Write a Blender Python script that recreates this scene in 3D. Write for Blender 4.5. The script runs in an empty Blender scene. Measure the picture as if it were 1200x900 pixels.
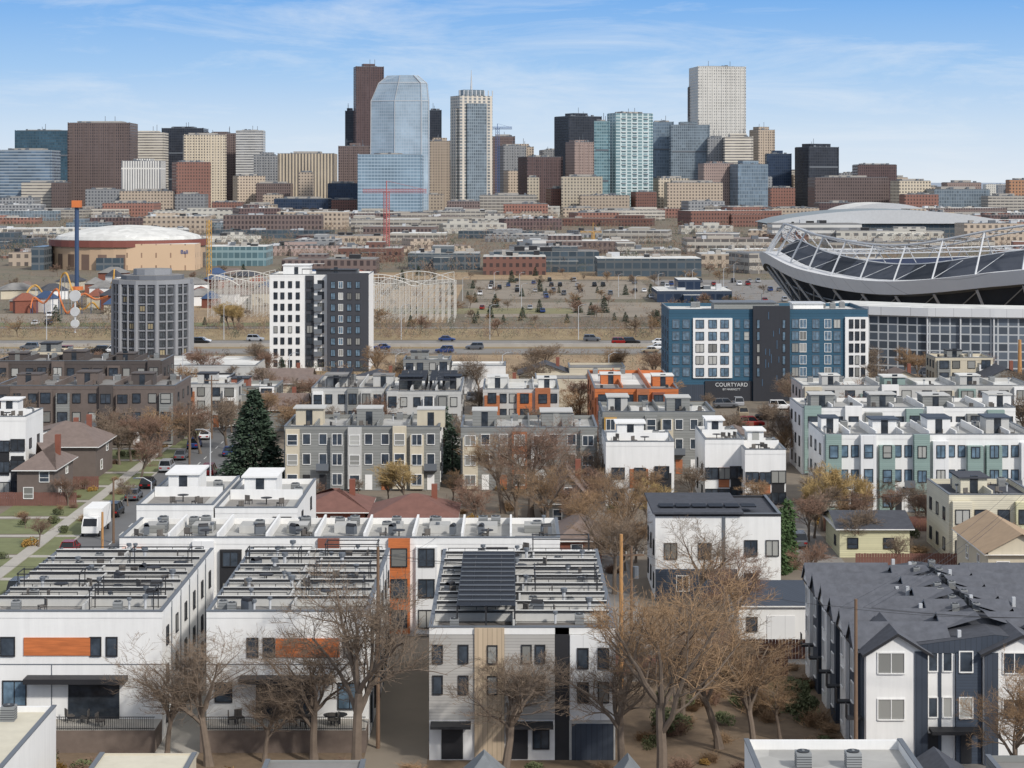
import bpy, math, random
from mathutils import Vector, Matrix
random.seed(7)
R=random.uniform
F=2320.0; H=43.0; HY=212.0
def gx(px,Y): return (px-600)*Y/F
def gY(py,z=0): return (H-z)*F/(py-HY)
def gz(py,Y): return H-(py-HY)*Y/F
scn=bpy.context.scene
col=scn.collection
def s2l(c):
    c/=255.0
    return c/12.92 if c<=0.04045 else ((c+0.055)/1.055)**2.4
def C(r,g,b,k=1.0): return (s2l(r)*k,s2l(g)*k,s2l(b)*k,1)
# ---------------------------------------------------------------- nodes
def N(nt,t,inp=None,**props):
    n=nt.nodes.new(t)
    for k,v in props.items(): setattr(n,k,v)
    for k,v in (inp or {}).items():
        if isinstance(v,bpy.types.NodeSocket): nt.links.new(v,n.inputs[k])
        else: n.inputs[k].default_value=v
    return n
def MA(nt,op,a,b=0.0,c=None):
    d={0:a,1:b}
    if c is not None: d[2]=c
    return N(nt,'ShaderNodeMath',d,operation=op).outputs[0]
def newmat(name):
    m=bpy.data.materials.new(name); m.use_nodes=True
    nt=m.node_tree; nt.nodes.clear()
    out=nt.nodes.new('ShaderNodeOutputMaterial')
    b=nt.nodes.new('ShaderNodeBsdfPrincipled')
    nt.links.new(b.outputs[0],out.inputs[0])
    return m,nt,b
def mixc(nt,f,a,b):
    n=N(nt,'ShaderNodeMix',data_type='RGBA')
    for i,v in ((0,f),(6,a),(7,b)):
        if isinstance(v,bpy.types.NodeSocket): nt.links.new(v,n.inputs[i])
        else: n.inputs[i].default_value=v
    return n.outputs[2]
MC={}
def mat(name,c,rough=.8,var=.18,scale=.6,metal=0,kind=None,rnd=0,per=.2,spec=.5):
    if name in MC: return MC[name]
    m,nt,b=newmat(name)
    geo=N(nt,'ShaderNodeNewGeometry')
    no=N(nt,'ShaderNodeTexNoise',{'Vector':geo.outputs['Position'],'Scale':scale,'Detail':5.0,'Roughness':.65})
    f=MA(nt,'MULTIPLY_ADD',no.outputs[0],2*var,1-var)
    if kind=='stain':
        mp=N(nt,'ShaderNodeMapping',{0:geo.outputs['Position'],3:(1.6,1.6,.12)})
        n2=N(nt,'ShaderNodeTexNoise',{'Vector':mp.outputs[0],'Scale':1.0,'Detail':4.0,'Roughness':.7})
        f=MA(nt,'MULTIPLY',f,MA(nt,'MULTIPLY_ADD',n2.outputs[0],.26,.86))
    if kind=='patch':
        vo=N(nt,'ShaderNodeTexVoronoi',{'Vector':geo.outputs['Position'],'Scale':.28})
        f=MA(nt,'MULTIPLY',f,MA(nt,'MULTIPLY_ADD',N(nt,'ShaderNodeSeparateColor',{0:vo.outputs['Color']}).outputs[0],.26,.86))
    if kind in('lap','board','panel','shingle'):
        sp=N(nt,'ShaderNodeSeparateXYZ',{0:geo.outputs['Position']})
        if kind=='lap' or kind=='shingle': q=sp.outputs[2]
        else: q=MA(nt,'ADD',sp.outputs[0],sp.outputs[1])
        fr=MA(nt,'FRACT',MA(nt,'DIVIDE',q,per))
        ln=MA(nt,'LESS_THAN',fr,.16 if kind!='panel' else .03)
        f=MA(nt,'MULTIPLY',f,MA(nt,'SUBTRACT',1.0,MA(nt,'MULTIPLY',ln,.3)))
        if kind=='board' or kind=='lap':
            wn=N(nt,'ShaderNodeTexWhiteNoise',{'W':MA(nt,'FLOOR',MA(nt,'DIVIDE',q,per))},noise_dimensions='1D')
            f=MA(nt,'MULTIPLY',f,MA(nt,'MULTIPLY_ADD',wn.outputs[0],.14,.93))
    if kind=='wood':
        mp=N(nt,'ShaderNodeMapping',{0:geo.outputs['Position'],3:(.7,.7,9)})
        n2=N(nt,'ShaderNodeTexNoise',{'Vector':mp.outputs[0],'Scale':1.0,'Detail':3.0})
        f=MA(nt,'MULTIPLY',f,MA(nt,'MULTIPLY_ADD',n2.outputs[0],.9,.55))
    if rnd:
        oi=N(nt,'ShaderNodeObjectInfo')
        f=MA(nt,'MULTIPLY',f,MA(nt,'MULTIPLY_ADD',oi.outputs['Random'],rnd,1-rnd/2))
    hs=N(nt,'ShaderNodeVectorMath',{0:c[:3],'Scale':f},operation='SCALE')
    nt.links.new(hs.outputs[0],b.inputs['Base Color'])
    b.inputs['Roughness'].default_value=rough; b.inputs['Metallic'].default_value=metal; b.inputs['Specular IOR Level'].default_value=spec
    MC[name]=m; return m
def glassmat(name,c,blind=C(175,175,170),pb=.3,rough=.08):
    m,nt,b=newmat(name)
    oi=N(nt,'ShaderNodeObjectInfo'); r=oi.outputs['Random']
    geo=N(nt,'ShaderNodeNewGeometry')
    no=N(nt,'ShaderNodeTexNoise',{'Vector':geo.outputs['Position'],'Scale':1.3,'Detail':2.0})
    dark=N(nt,'ShaderNodeVectorMath',{0:c[:3],'Scale':MA(nt,'MULTIPLY_ADD',no.outputs[0],2.6,.1)},operation='SCALE').outputs[0]
    k=MA(nt,'LESS_THAN',r,pb)
    cc=mixc(nt,k,dark,mixc(nt,MA(nt,'FRACT',MA(nt,'MULTIPLY',r,17.3)),blind,tuple([x*.35 for x in blind[:3]])+(1,)))
    nt.links.new(cc,b.inputs['Base Color']); b.inputs['Roughness'].default_value=rough
    return m
def facade(name,wall,glass,pu,pv,fu,fv,metal=.12,grough=.25,gv=.5,wvar=.14):
    if name in MC: return MC[name]
    m,nt,b=newmat(name)
    glass=tuple(g*.85+w_*.15 for g,w_ in zip(glass,wall))
    uv=N(nt,'ShaderNodeUVMap'); sp=N(nt,'ShaderNodeSeparateXYZ',{0:uv.outputs[0]})
    u=MA(nt,'DIVIDE',sp.outputs[0],pu); v=MA(nt,'DIVIDE',sp.outputs[1],pv)
    mk=MA(nt,'MULTIPLY',MA(nt,'LESS_THAN',MA(nt,'FRACT',u),fu),MA(nt,'LESS_THAN',MA(nt,'FRACT',v),fv))
    cb=N(nt,'ShaderNodeCombineXYZ',{0:MA(nt,'FLOOR',u),1:MA(nt,'FLOOR',v)})
    wn=N(nt,'ShaderNodeTexWhiteNoise',{'Vector':cb.outputs[0]},noise_dimensions='2D')
    oi=N(nt,'ShaderNodeObjectInfo')
    big=N(nt,'ShaderNodeTexNoise',{'Vector':uv.outputs[0],'Scale':.03,'Detail':3.0})
    gf=MA(nt,'MULTIPLY',MA(nt,'MULTIPLY_ADD',wn.outputs[0],gv,1-gv/2),MA(nt,'MULTIPLY_ADD',big.outputs[0],1.4,.3))
    gc=N(nt,'ShaderNodeVectorMath',{0:glass[:3],'Scale':gf},operation='SCALE').outputs[0]
    wf=MA(nt,'MULTIPLY',MA(nt,'MULTIPLY_ADD',big.outputs[0],wvar*2,1-wvar),MA(nt,'MULTIPLY_ADD',oi.outputs['Random'],.36,.82))
    wc=N(nt,'ShaderNodeVectorMath',{0:wall[:3],'Scale':wf},operation='SCALE').outputs[0]
    nt.links.new(mixc(nt,mk,wc,gc),b.inputs['Base Color'])
    nt.links.new(MA(nt,'MULTIPLY_ADD',mk,grough-.8,.8),b.inputs['Roughness'])
    nt.links.new(MA(nt,'MULTIPLY',mk,metal),b.inputs['Metallic'])
    MC[name]=m; return m
# ---------------------------------------------------------------- mesh builder
class MB:
    def __init__(s): s.v=[];s.f=[];s.m=[];s.uv=[];s.mats=[];s.hasuv=False
    def mi(s,m):
        if m not in s.mats: s.mats.append(m)
        return s.mats.index(m)
    def face(s,pts,m,uv=None):
        b=len(s.v); s.v.extend([tuple(p) for p in pts]); s.f.append(tuple(range(b,b+len(pts)))); s.m.append(s.mi(m))
        if uv: s.hasuv=True
        s.uv.extend(uv or [(0,0)]*len(pts))
    def box(s,x0,x1,y0,y1,z0,z1,m,top=None,bot=False):
        s.prism([(x0,y0),(x1,y0),(x1,y1),(x0,y1)],z0,z1,m,top,bot)
    def prism(s,poly,z0,z1,m,top=None,bot=False):
        n=len(poly); u=0
        for i in range(n):
            a=poly[i]; b=poly[(i+1)%n]; L=math.hypot(b[0]-a[0],b[1]-a[1])
            s.face([(a[0],a[1],z0),(b[0],b[1],z0),(b[0],b[1],z1),(a[0],a[1],z1)],m,[(u,z0),(u+L,z0),(u+L,z1),(u,z1)])
            u=math.ceil((u+L)/3)*3
        s.face([(p[0],p[1],z1) for p in poly],top or m)
        if bot: s.face([(p[0],p[1],z0) for p in reversed(poly)],m)
    def loft(s,rings,m,top=None,uvs=True):
        for k in range(len(rings)-1):
            A=rings[k];B=rings[k+1];n=len(A);u=0
            for i in range(n):
                j=(i+1)%n
                L=math.dist(A[i],A[j])
                s.face([A[i],A[j],B[j],B[i]],m,[(u,A[i][2]),(u+L,A[j][2]),(u+L,B[j][2]),(u,B[i][2])]); u+=L
        s.face(rings[-1],top or m)
    def tube(s,pts,rs,n,m,cap=True):
        P=[Vector(p) for p in pts]; prev=None
        for i,p in enumerate(P):
            d=(P[min(i+1,len(P)-1)]-P[max(i-1,0)])
            if d.length<1e-6: d=Vector((0,0,1))
            d.normalize()
            a=d.cross(Vector((0,0,1))) if abs(d.z)<.95 else d.cross(Vector((1,0,0)))
            a.normalize(); b=d.cross(a)
            r=rs[i] if isinstance(rs,(list,tuple)) else rs
            ring=[p+a*(math.cos(2*math.pi*k/n)*r)+b*(math.sin(2*math.pi*k/n)*r) for k in range(n)]
            base=len(s.v); s.v.extend([tuple(q) for q in ring])
            if prev is not None:
                for k in range(n):
                    k2=(k+1)%n
                    s.f.append((prev+k,prev+k2,base+k2,base+k)); s.m.append(s.mi(m)); s.uv.extend([(0,0)]*4)
            prev=base
        if cap: s.f.append(tuple(range(prev,prev+n))); s.m.append(s.mi(m)); s.uv.extend([(0,0)]*n)
    def cyl(s,x,y,z0,z1,r,n,m,top=None,r2=None):
        r2=r if r2 is None else r2
        A=[(x+r*math.cos(2*math.pi*k/n),y+r*math.sin(2*math.pi*k/n),z0) for k in range(n)]
        B=[(x+r2*math.cos(2*math.pi*k/n),y+r2*math.sin(2*math.pi*k/n),z1) for k in range(n)]
        s.loft([A,B],m,top)
    def mesh(s,name='m'):
        me=bpy.data.meshes.new(name); me.from_pydata(s.v,[],s.f)
        for m in s.mats: me.materials.append(m)
        me.polygons.foreach_set('material_index',s.m)
        if s.hasuv:
            l=me.uv_layers.new(name='UVMap'); l.data.foreach_set('uv',[c for p in s.uv for c in p])
        me.update(); return me
DIM={}
def thing(name,label,cat,loc=(0,0,0),rot=0,group=None,mesh=None,kind=None):
    o=bpy.data.objects.new(name,mesh); o.location=loc; o.rotation_euler=(0,0,rot)
    if mesh is None: o.empty_display_size=.5
    if label: o['label']=label
    if cat: o['category']=cat
    if group: o['group']=group
    if kind: o['kind']=kind
    col.objects.link(o); return o
def part(par,name,mb,loc=(0,0,0),rot=0,label=None):
    me=mb.mesh(name) if isinstance(mb,MB) else mb
    o=bpy.data.objects.new(name,me); o.location=loc; o.rotation_euler=(0,0,rot); o.parent=par
    if label: o['label']=label
    col.objects.link(o); return o
def struct(name,mb):
    o=thing(name,None,None,mesh=mb.mesh(name)); o['kind']='structure'; return o
# ---------------------------------------------------------------- materials
WHITE=mat('white_stucco',C(224,223,220),.85,.08,.35,kind='stain')
WHITE2=mat('white_panel',C(218,218,217),.7,.06,.5,kind='panel',per=1.3)
WGREY=mat('light_grey_stucco',C(182,181,177),.85,.1,kind='stain')
MEMB=mat('roof_membrane',C(164,163,159),.9,.3,.3,kind='patch')
MEMBD=mat('grey_roof_gravel',C(124,122,119),.95,.38,.35,kind='patch')
WROOF=mat('white_roof_membrane',C(202,201,196),.9,.22,.25,kind='patch')
DECK=mat('dark_deck',C(96,91,86),.85,.45,.5,kind='board',per=.5)
DECKL=mat('grey_deck',C(134,130,125),.85,.4,.5,kind='board',per=.5)
DARK=mat('black_metal',C(36,36,39),.6,.2)
CHAR=mat('charcoal_siding',C(62,72,86),.7,.12,kind='lap',per=.22)
CHARB=mat('charcoal_board',C(56,64,76),.7,.12,kind='board',per=.4)
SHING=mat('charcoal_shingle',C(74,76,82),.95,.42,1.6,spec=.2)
SHING_LIT=mat('charcoal_shingle_sunlit',C(92,94,100),.95,.42,1.6,spec=.2)  # lighter copy of the charcoal shingle: sun shading painted on lit slopes
SHINGB=mat('brown_shingle',C(116,102,95),.95,.35,1.2)
SHINGR=mat('red_brown_shingle',C(114,80,71),.95,.35,1.0)
ORANGE=mat('cedar_cladding',C(186,106,58),.6,.15,.8,kind='wood')
WOODB=mat('brown_wood_cladding',C(158,98,64),.7,.2,.8,kind='wood')
TAN=mat('tan_board',C(186,167,142),.8,.08,kind='board',per=.35)
GLAP=mat('grey_lap_siding',C(172,169,164),.8,.08,kind='lap',per=.22)
GREYW=mat('mid_grey_stucco',C(132,133,130),.85,.12,kind='lap',per=.4)
BEIGE=mat('beige_stucco',C(194,184,163),.85,.12,kind='stain')
BRICKR=mat('red_brick',C(128,79,64),.9,.25,1.5)
BRICKB=mat('brown_brick',C(104,93,87),.9,.25,1.0)
BRICKD=mat('dark_brick',C(80,73,70),.9,.2,1.0)
TEAL=mat('sage_grey_panel',C(134,154,148),.8,.08,kind='lap',per=.25)
NAVY=mat('teal_blue_panel',C(44,84,106),.7,.12,kind='lap',per=.5)
CREAM=mat('cream_siding',C(210,203,182),.8,.08,kind='lap',per=.22)
YEL=mat('mustard_panel',C(188,146,72),.7,.1)
GREENP=mat('pale_yellow_siding',C(200,196,162),.8,.08,kind='lap',per=.22)
CONC=mat('concrete',C(160,155,148),.9,.2,.4)
STEEL=mat('light_steel',C(186,188,190),.6,.14,metal=.05)
STEELM=mat('medium_steel',C(146,150,154),.6,.14,metal=.05)
STEELD=mat('grey_steel',C(100,105,111),.6,.15,metal=.1)
ACM=mat('grey_appliance',C(138,140,140),.6,.15,rnd=.3)
GRILL=mat('fan_grille',C(50,52,54),.6,.3)
BARK=mat('bark',C(110,97,85),.95,.35,2.0)
BARKD=mat('dark_bark',C(74,62,56),.95,.35,2.0)
TW_B=mat('brown_twigs',C(122,106,90),.95,.3,.3,rnd=.25)
TW_O=mat('orange_twigs',C(142,116,88),.95,.35,.3,rnd=.25)
TW_Y=mat('yellow_twigs',C(168,144,98),.95,.35,.3,rnd=.25)
TW_R=mat('reddish_twigs',C(126,100,84),.95,.35,.3,rnd=.25)
NEED=mat('spruce_needles',C(58,74,57),.9,.5,1.2,rnd=.3)
HEDGE=mat('arborvitae_leaves',C(70,92,54),.9,.4,1.2,rnd=.2)
LEAFY=mat('yellow_leaves',C(160,126,66),.9,.4,1.0,rnd=.3)
SHRUB=mat('shrub_leaves',C(90,96,64),.9,.5,1.2,rnd=.5)
POLE=mat('weathered_pole',C(116,94,76),.9,.25,1.5)
POLEO=mat('new_timber_pole',C(176,132,84),.9,.2,1.5)
SOLAR=mat('solar_panel',C(28,30,36),.55,.25,kind='panel',per=1.0,spec=.15)
GL=glassmat('window_glass',C(50,57,65))
GLB=glassmat('dark_window_glass',C(42,47,53),pb=.12)
GLT=glassmat('bluish_window_glass',C(82,100,114),pb=.2)
TYRE=mat('tyre_rubber',C(30,30,31),.9,.1); RIM=mat('alloy_rim',C(150,150,152),.35,.05,metal=.7)
CARG=mat('car_glass',C(26,30,34),.05,.1)
HEADL=mat('headlight_lens',C(225,225,220),.2,.02); TAILL=mat('tail_light_lens',C(150,22,20),.3,.02)
# ---------------------------------------------------------------- windows
WM={}
FR={'k':DARK,'w':WHITE,'g':STEELD}
def winmesh(w,h,fr,mull,gl):
    key=(round(w,2),round(h,2),fr,mull,gl.name)
    if key in WM: return WM[key]
    g=MB(); g.face([(-w/2,-.03,0),(w/2,-.03,0),(w/2,-.03,h),(-w/2,-.03,h)],gl)
    f=MB(); m=FR[fr]; t=.08
    f.box(-w/2-t,-w/2,-.09,0,-t,h+t,m); f.box(w/2,w/2+t,-.09,0,-t,h+t,m)
    f.box(-w/2,w/2,-.13,0,-t,0,m,bot=True); f.box(-w/2,w/2,-.09,0,h,h+t,m,bot=True)
    if 'v' in mull: f.box(-.03,.03,-.075,-.02,0,h,m)
    if 'h' in mull: f.box(-w/2,w/2,-.07,-.02,h*.38,h*.38+.06,m)
    both=MB()
    for a in(g,f):
        for fc,mi_ in zip(a.f,a.m): both.face([a.v[i] for i in fc],a.mats[mi_])
    WM[key]=(g.mesh('window_glass'),f.mesh('window_frame'),both.mesh('window')); return WM[key]
def place(T,face,u,out=0):
    W,D=DIM[T.name]
    if face=='F': return (u-W/2,-out,0),0
    if face=='R': return (W/2+out,u,0),math.pi/2
    if face=='L': return (-W/2-out,u,0),-math.pi/2
def win(T,face,u,z,w,h,fr='k',mull='v',gl=None,out=0,near=False,name='window'):
    p,r=place(T,face,u,out); ms=winmesh(w,h,fr,mull,gl or GL)
    if near:
        o=part(T,name,ms[0],(p[0],p[1],z),r); part(o,'frame',ms[1])
    else: part(T,name,ms[2],(p[0],p[1],z),r)
def panel(T,face,u0,u1,z0,z1,m,th=.08,name='cladding',label=None):
    p,r=place(T,face,(u0+u1)/2); mb=MB(); w=(u1-u0)/2
    mb.box(-w,w,-th,0,z0,z1,m,bot=True); return part(T,name,mb,p,r,label)
def hbox(name,label,cat,x0,x1,y0,y1,h,wall,roof=None,par=.5,parm=None,group=None,plinth=0):
    W=x1-x0;D=y1-y0
    T=thing(name,label,cat,((x0+x1)/2,y0,0),group=group); DIM[T.name]=(W,D)
    mb=MB(); mb.box(-W/2,W/2,0,D,0,h,wall); part(T,'wall',mb)
    t=.25; pm=parm or wall
    if par>0:
        mb=MB(); mb.box(-W/2,W/2,-.04,t,h,h+par,pm,bot=True); mb.box(-W/2,W/2,D-t,D,h,h+par,pm)
        mb.box(-W/2-.03,-W/2+t,t,D-t,h,h+par,pm,bot=True); mb.box(W/2-t,W/2+.03,t,D-t,h,h+par,pm,bot=True)
        mb.box(-W/2-.05,W/2+.05,-.09,t+.02,h+par,h+par+.08,STEELD,bot=True); mb.box(-W/2-.05,-W/2+t+.02,t+.03,D,h+par,h+par+.08,STEELD); mb.box(W/2-t-.02,W/2+.05,t+.03,D,h+par,h+par+.08,STEELD)
        part(T,'parapet',mb)
    mb=MB(); mb.box(-W/2+t,W/2-t,t,D-t,h+.01,h+.04,roof or MEMB); part(T,'roof',mb)
    return T
AC_m=None
def ac_meshes():
    mb=MB(); mb.box(-.45,.45,-.45,.45,0,.95,ACM)
    for k in range(5): mb.box(-.46,.46,-.46,.46,.12+k*.15,.16+k*.15,GRILL)
    g=MB(); g.cyl(0,0,.95,1.02,.38,14,GRILL); g.cyl(0,0,1.02,1.05,.1,8,ACM)
    return mb.mesh('casing'),g.mesh('fan_grille')
AC_m=ac_meshes()
def ac(x,y,z,s=1):
    T=thing('air_conditioner','grey boxed air conditioner with round fan on a roof','air conditioner',(x,y,z),group='rooftop air conditioners')
    T.scale=(s,s,s); part(T,'casing',AC_m[0]); part(T,'fan_grille',AC_m[1])
def vent_mesh():
    mb=MB(); mb.cyl(0,0,0,.8,.1,8,STEEL); mb.cyl(0,0,.8,1.0,.2,8,STEELD); return mb.mesh('vent_pipe')
VM=vent_mesh()
def vent(x,y,z,s=1):
    o=thing('vent_pipe','small metal vent pipe with cap on a flat roof','vent',(x,y,z),group='roof vents',mesh=VM); o.scale=(s,s,s)
def chair_mesh():
    mb=MB(); 
    for a in(-.28,.24):
        for b in(-.28,.24): mb.box(a,a+.05,b,b+.05,0,.42,DARK)
    mb.box(-.28,.29,-.28,-.23,.38,.41,DARK,bot=True); mb.box(-.28,.29,.24,.29,.38,.41,DARK,bot=True); mb.box(-.28,-.23,-.28,.29,.36,.4,DARK,bot=True); mb.box(.24,.29,-.28,.29,.36,.4,DARK,bot=True)
    s=MB(); s.box(-.3,.3,-.3,.3,.42,.5,DECK,bot=True); k=MB(); k.box(-.3,.3,.24,.32,.5,1.0,DECK)
    return mb.mesh('leg'),s.mesh('seat'),k.mesh('backrest')
CH=chair_mesh()
def chair(x,y,z,r):
    T=thing('patio_chair','dark patio chair on a roof deck','chair',(x,y,z),r,group='patio chairs on roof decks')
    part(T,'leg_frame',CH[0]);part(T,'seat',CH[1]);part(T,'backrest',CH[2])
def table_mesh():
    a=MB(); a.cyl(0,0,.7,.76,.6,12,DARK); b=MB(); b.cyl(0,0,0,.7,.06,6,DARK); return a.mesh('table_top'),b.mesh('leg')
TBm=table_mesh()
def table(x,y,z):
    T=thing('patio_table','round dark patio table on a roof deck','table',(x,y,z),group='patio tables on roof decks'); part(T,'table_top',TBm[0]); part(T,'leg',TBm[1])
def grill_mesh():
    a=MB(); a.box(-.5,.5,-.25,.25,.1,.85,STEELD,bot=True); b=MB(); b.tube([(-.45,0,.86),(.45,0,.86)],.26,10,DARK); return a.mesh('cabinet'),b.mesh('lid')
GRm=grill_mesh()
def grill(x,y,z,r):
    T=thing('barbecue_grill','black barbecue grill on a roof deck','barbecue',(x,y,z),r,group='barbecues on roof decks'); part(T,'cabinet',GRm[0]); part(T,'lid',GRm[1])
def penthouse(T,x,y,w,d,z,h,m,cap=DARK,over=.35,door=True):
    mb=MB(); mb.box(x-w/2,x+w/2,y,y+d,z,z+h,m); mb.box(x-w/2-over,x+w/2+over,y-over,y+d+over,z+h,z+h+.18,cap,bot=True)
    part(T,'penthouse',mb)
    if door:
        mb=MB(); mb.box(x-.45,x+.45,y-.05,y,z+.05,z+2.1,GLB); part(T,'door',mb)
# ---------------------------------------------------------------- cars
def wheel_mesh():
    mb=MB()
    def ring(y,r,n=14): return [(r*math.cos(2*math.pi*k/n),y,r*math.sin(2*math.pi*k/n)) for k in range(n)]
    mb.loft([ring(-.11,.2),ring(-.11,.33),ring(.11,.33),ring(.11,.2)],TYRE)
    mb.face(ring(-.115,.2),RIM); mb.face(ring(.115,.2),RIM)
    return mb.mesh('wheel')
WHM=wheel_mesh()
PAINT=[mat('car_paint_'+n,c,.25,.04,metal=.1) for n,c in(('white',C(225,225,225)),('black',C(28,28,30)),('silver',C(160,162,165)),('grey',C(92,95,100)),('red',C(130,26,24)),('blue',C(40,62,110)),('tan',C(150,138,118)))]
def car_parts(kind):
    L,W,z1,top,cb,ct=dict(sedan=(2.3,.9,.92,1.42,(-1.75,1.05),(-1.15,.3)),suv=(2.35,.95,1.05,1.75,(-2.2,1.1),(-1.95,.45)),pickup=(2.7,.97,1.05,1.8,(-.7,1.3),(-.45,.75)))[kind]
    b=MB()
    def ring(x,w,za,zb):
        return [(x,-w*.9,za),(x,-w,za+.15),(x,-w,zb-.15),(x,-w*.9,zb),(x,w*.9,zb),(x,w,zb-.15),(x,w,za+.15),(x,w*.9,za)]
    rs=[ring(-L,W*.85,.4,z1-.15),ring(-L+.15,W*.97,.3,z1),ring(-L*.5,W,.24,z1+.02),ring(.9,W,.24,z1),ring(L*.72,W*.98,.26,z1-.07),ring(L-.12,W*.92,.32,z1-.2),ring(L,W*.8,.42,z1-.35)]
    b.face(list(reversed(rs[0])),PAINT[0]); b.loft(rs,PAINT[0])
    wt=W*.74; zb=z1-.02
    b.box(ct[0]-.05,ct[1]+.05,-wt,wt,top,top+.06,PAINT[0],bot=True)
    for sx,tx in((cb[0],ct[0]),(cb[1],ct[1]),((cb[0]+cb[1])/2,(ct[0]+ct[1])/2)):
        for sg in(-1,1): b.tube([(sx,sg*W*.9,zb),(tx,sg*wt,top+.01)],.05,4,PAINT[0])
    if kind=='pickup': b.box(-L+.2,-.8,-W*.8,W*.8,z1,z1+.03,DARK)
    g=MB()
    g.loft([[(cb[0],-W*.88,zb),(cb[1],-W*.88,zb),(cb[1],W*.88,zb),(cb[0],W*.88,zb)],[(ct[0],-wt,top),(ct[1],-wt,top),(ct[1],wt,top),(ct[0],wt,top)]],CARG)
    hl=MB(); hl.box(-.06,.06,-.2,.2,0,.16,HEADL,bot=True); tl=MB(); tl.box(-.05,.05,-.18,.18,0,.2,TAILL,bot=True)
    return b,g,hl,tl,L,W,z1
CARS={}
for k in('sedan','suv','pickup'):
    b,g,hl,tl,L,W,z1=car_parts(k)
    one=MB()
    def addto(a,off=(0,0,0)):
        for fc,mi_ in zip(a.f,a.m): one.face([tuple(a.v[i][j]+off[j] for j in range(3)) for i in fc],a.mats[mi_])
    one.mi(PAINT[0]); addto(b); addto(g)
    for sx in(-L*.62,L*.62):
        for sy in(-1,1):
            rr=[(sx+.33*math.cos(a*math.pi/4),sy*(W+.01),.33+.33*math.sin(a*math.pi/4)) for a in range(8)]; one.face(rr,TYRE)
    CARS[k]=(b.mesh('car_body'),g.mesh('window'),hl.mesh('headlight'),tl.mesh('tail_light'),L,W,z1,one.mesh('car'))
CN=['white','black','silver','grey','red','blue','tan']
def car(x,y,r=0,kind=None,ci=None,detail=True,group='cars parked along the kerb',z=0.02,where='parked by the kerb'):
    kind=kind or random.choice(['sedan','suv','suv','sedan','pickup']); ci=random.choice([0,0,1,2,3,3,2,5,3,1,4,6]) if ci is None else ci
    kn={'sedan':'sedan','suv':'sport utility car','pickup':'pickup truck'}[kind]
    B=CARS[kind]; lab=f'{CN[ci]} {kn} with dark windows {where}'
    if not detail:
        o=thing('car',lab,'car',(x,y,z),r,group=group,mesh=B[7])
        o.material_slots[0].link='OBJECT'; o.material_slots[0].material=PAINT[ci]; return
    T=thing('parked_car',lab,'car',(x,y,z),r,group=group)
    o=part(T,'body',B[0]); o.material_slots[0].link='OBJECT'; o.material_slots[0].material=PAINT[ci]
    part(T,'window',B[1]); L,W,z1=B[4:7]
    for sx in(-L*.62,L*.62):
        for sy in(-W+.08,W-.08): part(T,'wheel',WHM,(sx,sy,.33))
    for sy in(-W*.62,W*.62): part(T,'headlight',B[2],(L-.06,sy,z1-.42)); part(T,'tail_light',B[3],(-L+.03,sy,z1-.4))
# ---------------------------------------------------------------- trees
def tree_mesh(seed,Ht,counts,tw,spread=1.0,r0_=.016):
    rnd=random.Random(seed); A=MB(); B=MB()
    seg=[4,6,5,3,2,1]; sides=[8,6,4,3,3,3]; maxl=len(counts)
    def grow(p,d,L,r,lev):
        n=seg[lev]; pts=[p.copy()]; ds=[]
        for i in range(n):
            w=[.06,.13,.17,.2,.22,.3][lev]
            d=(d+Vector((rnd.gauss(0,w),rnd.gauss(0,w),rnd.gauss(0,w)+[0,.05,.05,.04,.03,0][lev]))).normalized()
            p=p+d*(L/n); pts.append(p.copy()); ds.append(d.copy())
        r0=max(r,tw); re=max(r*(.7 if lev==0 else .3),tw*.6)
        rs=[r0+(re-r0)*i/n for i in range(n+1)]
        if lev==0: rs[0]*=1.35
        if lev<5: (A if lev<3 else B).tube(pts,rs,sides[lev],BARK if lev<3 else TW_B,cap=False)
        else:
            a=Vector((rnd.gauss(0,1),rnd.gauss(0,1),rnd.gauss(0,1))).normalized()*tw
            B.face([pts[0]-a,pts[0]+a,pts[-1]],TW_B)
        if lev<maxl:
            for k in range(counts[lev]):
                t=rnd.uniform([.6,.18,.15,.12,.1][lev],1.0)
                if lev==0 and k<3: t=1
                q=t*n; i=min(int(q),n-1); pos=pts[i].lerp(pts[i+1],q-i); dd=ds[i]
                ang=math.radians(rnd.uniform(*[(14,46),(25,55),(28,60),(28,62),(28,68)][lev]))*spread
                ax=dd.orthogonal().normalized(); ax.rotate(Matrix.Rotation(rnd.uniform(0,2*math.pi) if lev else 2*math.pi*k/counts[0]+rnd.uniform(-.4,.4),3,dd))
                nd=dd.copy(); nd.rotate(Matrix.Rotation(ang,3,ax))
                if lev>0 and nd.z<-.2: nd.z*=-.4
                f=[1.55,.62,.6,.62,.62][lev]*rnd.uniform(.75,1.15)*(1.2-.5*t)
                lr=r0+(re-r0)*t
                grow(pos,nd,L*f,re*.72 if lev==0 else max(lr*.55,tw),lev+1)
    grow(Vector((0,0,-.1)),Vector((rnd.gauss(0,.05),rnd.gauss(0,.05),1)),Ht*.25,Ht*r0_,0)
    zs=max(v[2] for v in B.v); k=Ht/zs
    for M_ in(A,B): M_.v=[(v[0]*k,v[1]*k,v[2]*k) for v in M_.v]
    return A.mesh('trunk'),B.mesh('crown')
TN=[tree_mesh(s,12,[6,7,7,6,2],.0075,sp) for s,sp in((3,1.0),(11,1.12),(23,.9),(31,1.05),(44,1.0),(57,.95))]
TMd=[tree_mesh(s,10,[6,7,7,5],.015,sp) for s,sp in((5,1.0),(14,1.15),(27,.85),(39,1.0))]
TF=[tree_mesh(s,9,[6,7,8],.032,1.0,.012) for s in(8,19,29)]
WIL=[tree_mesh(s,9,[8,8,8,5],.016,.75) for s in(51,)]
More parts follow.
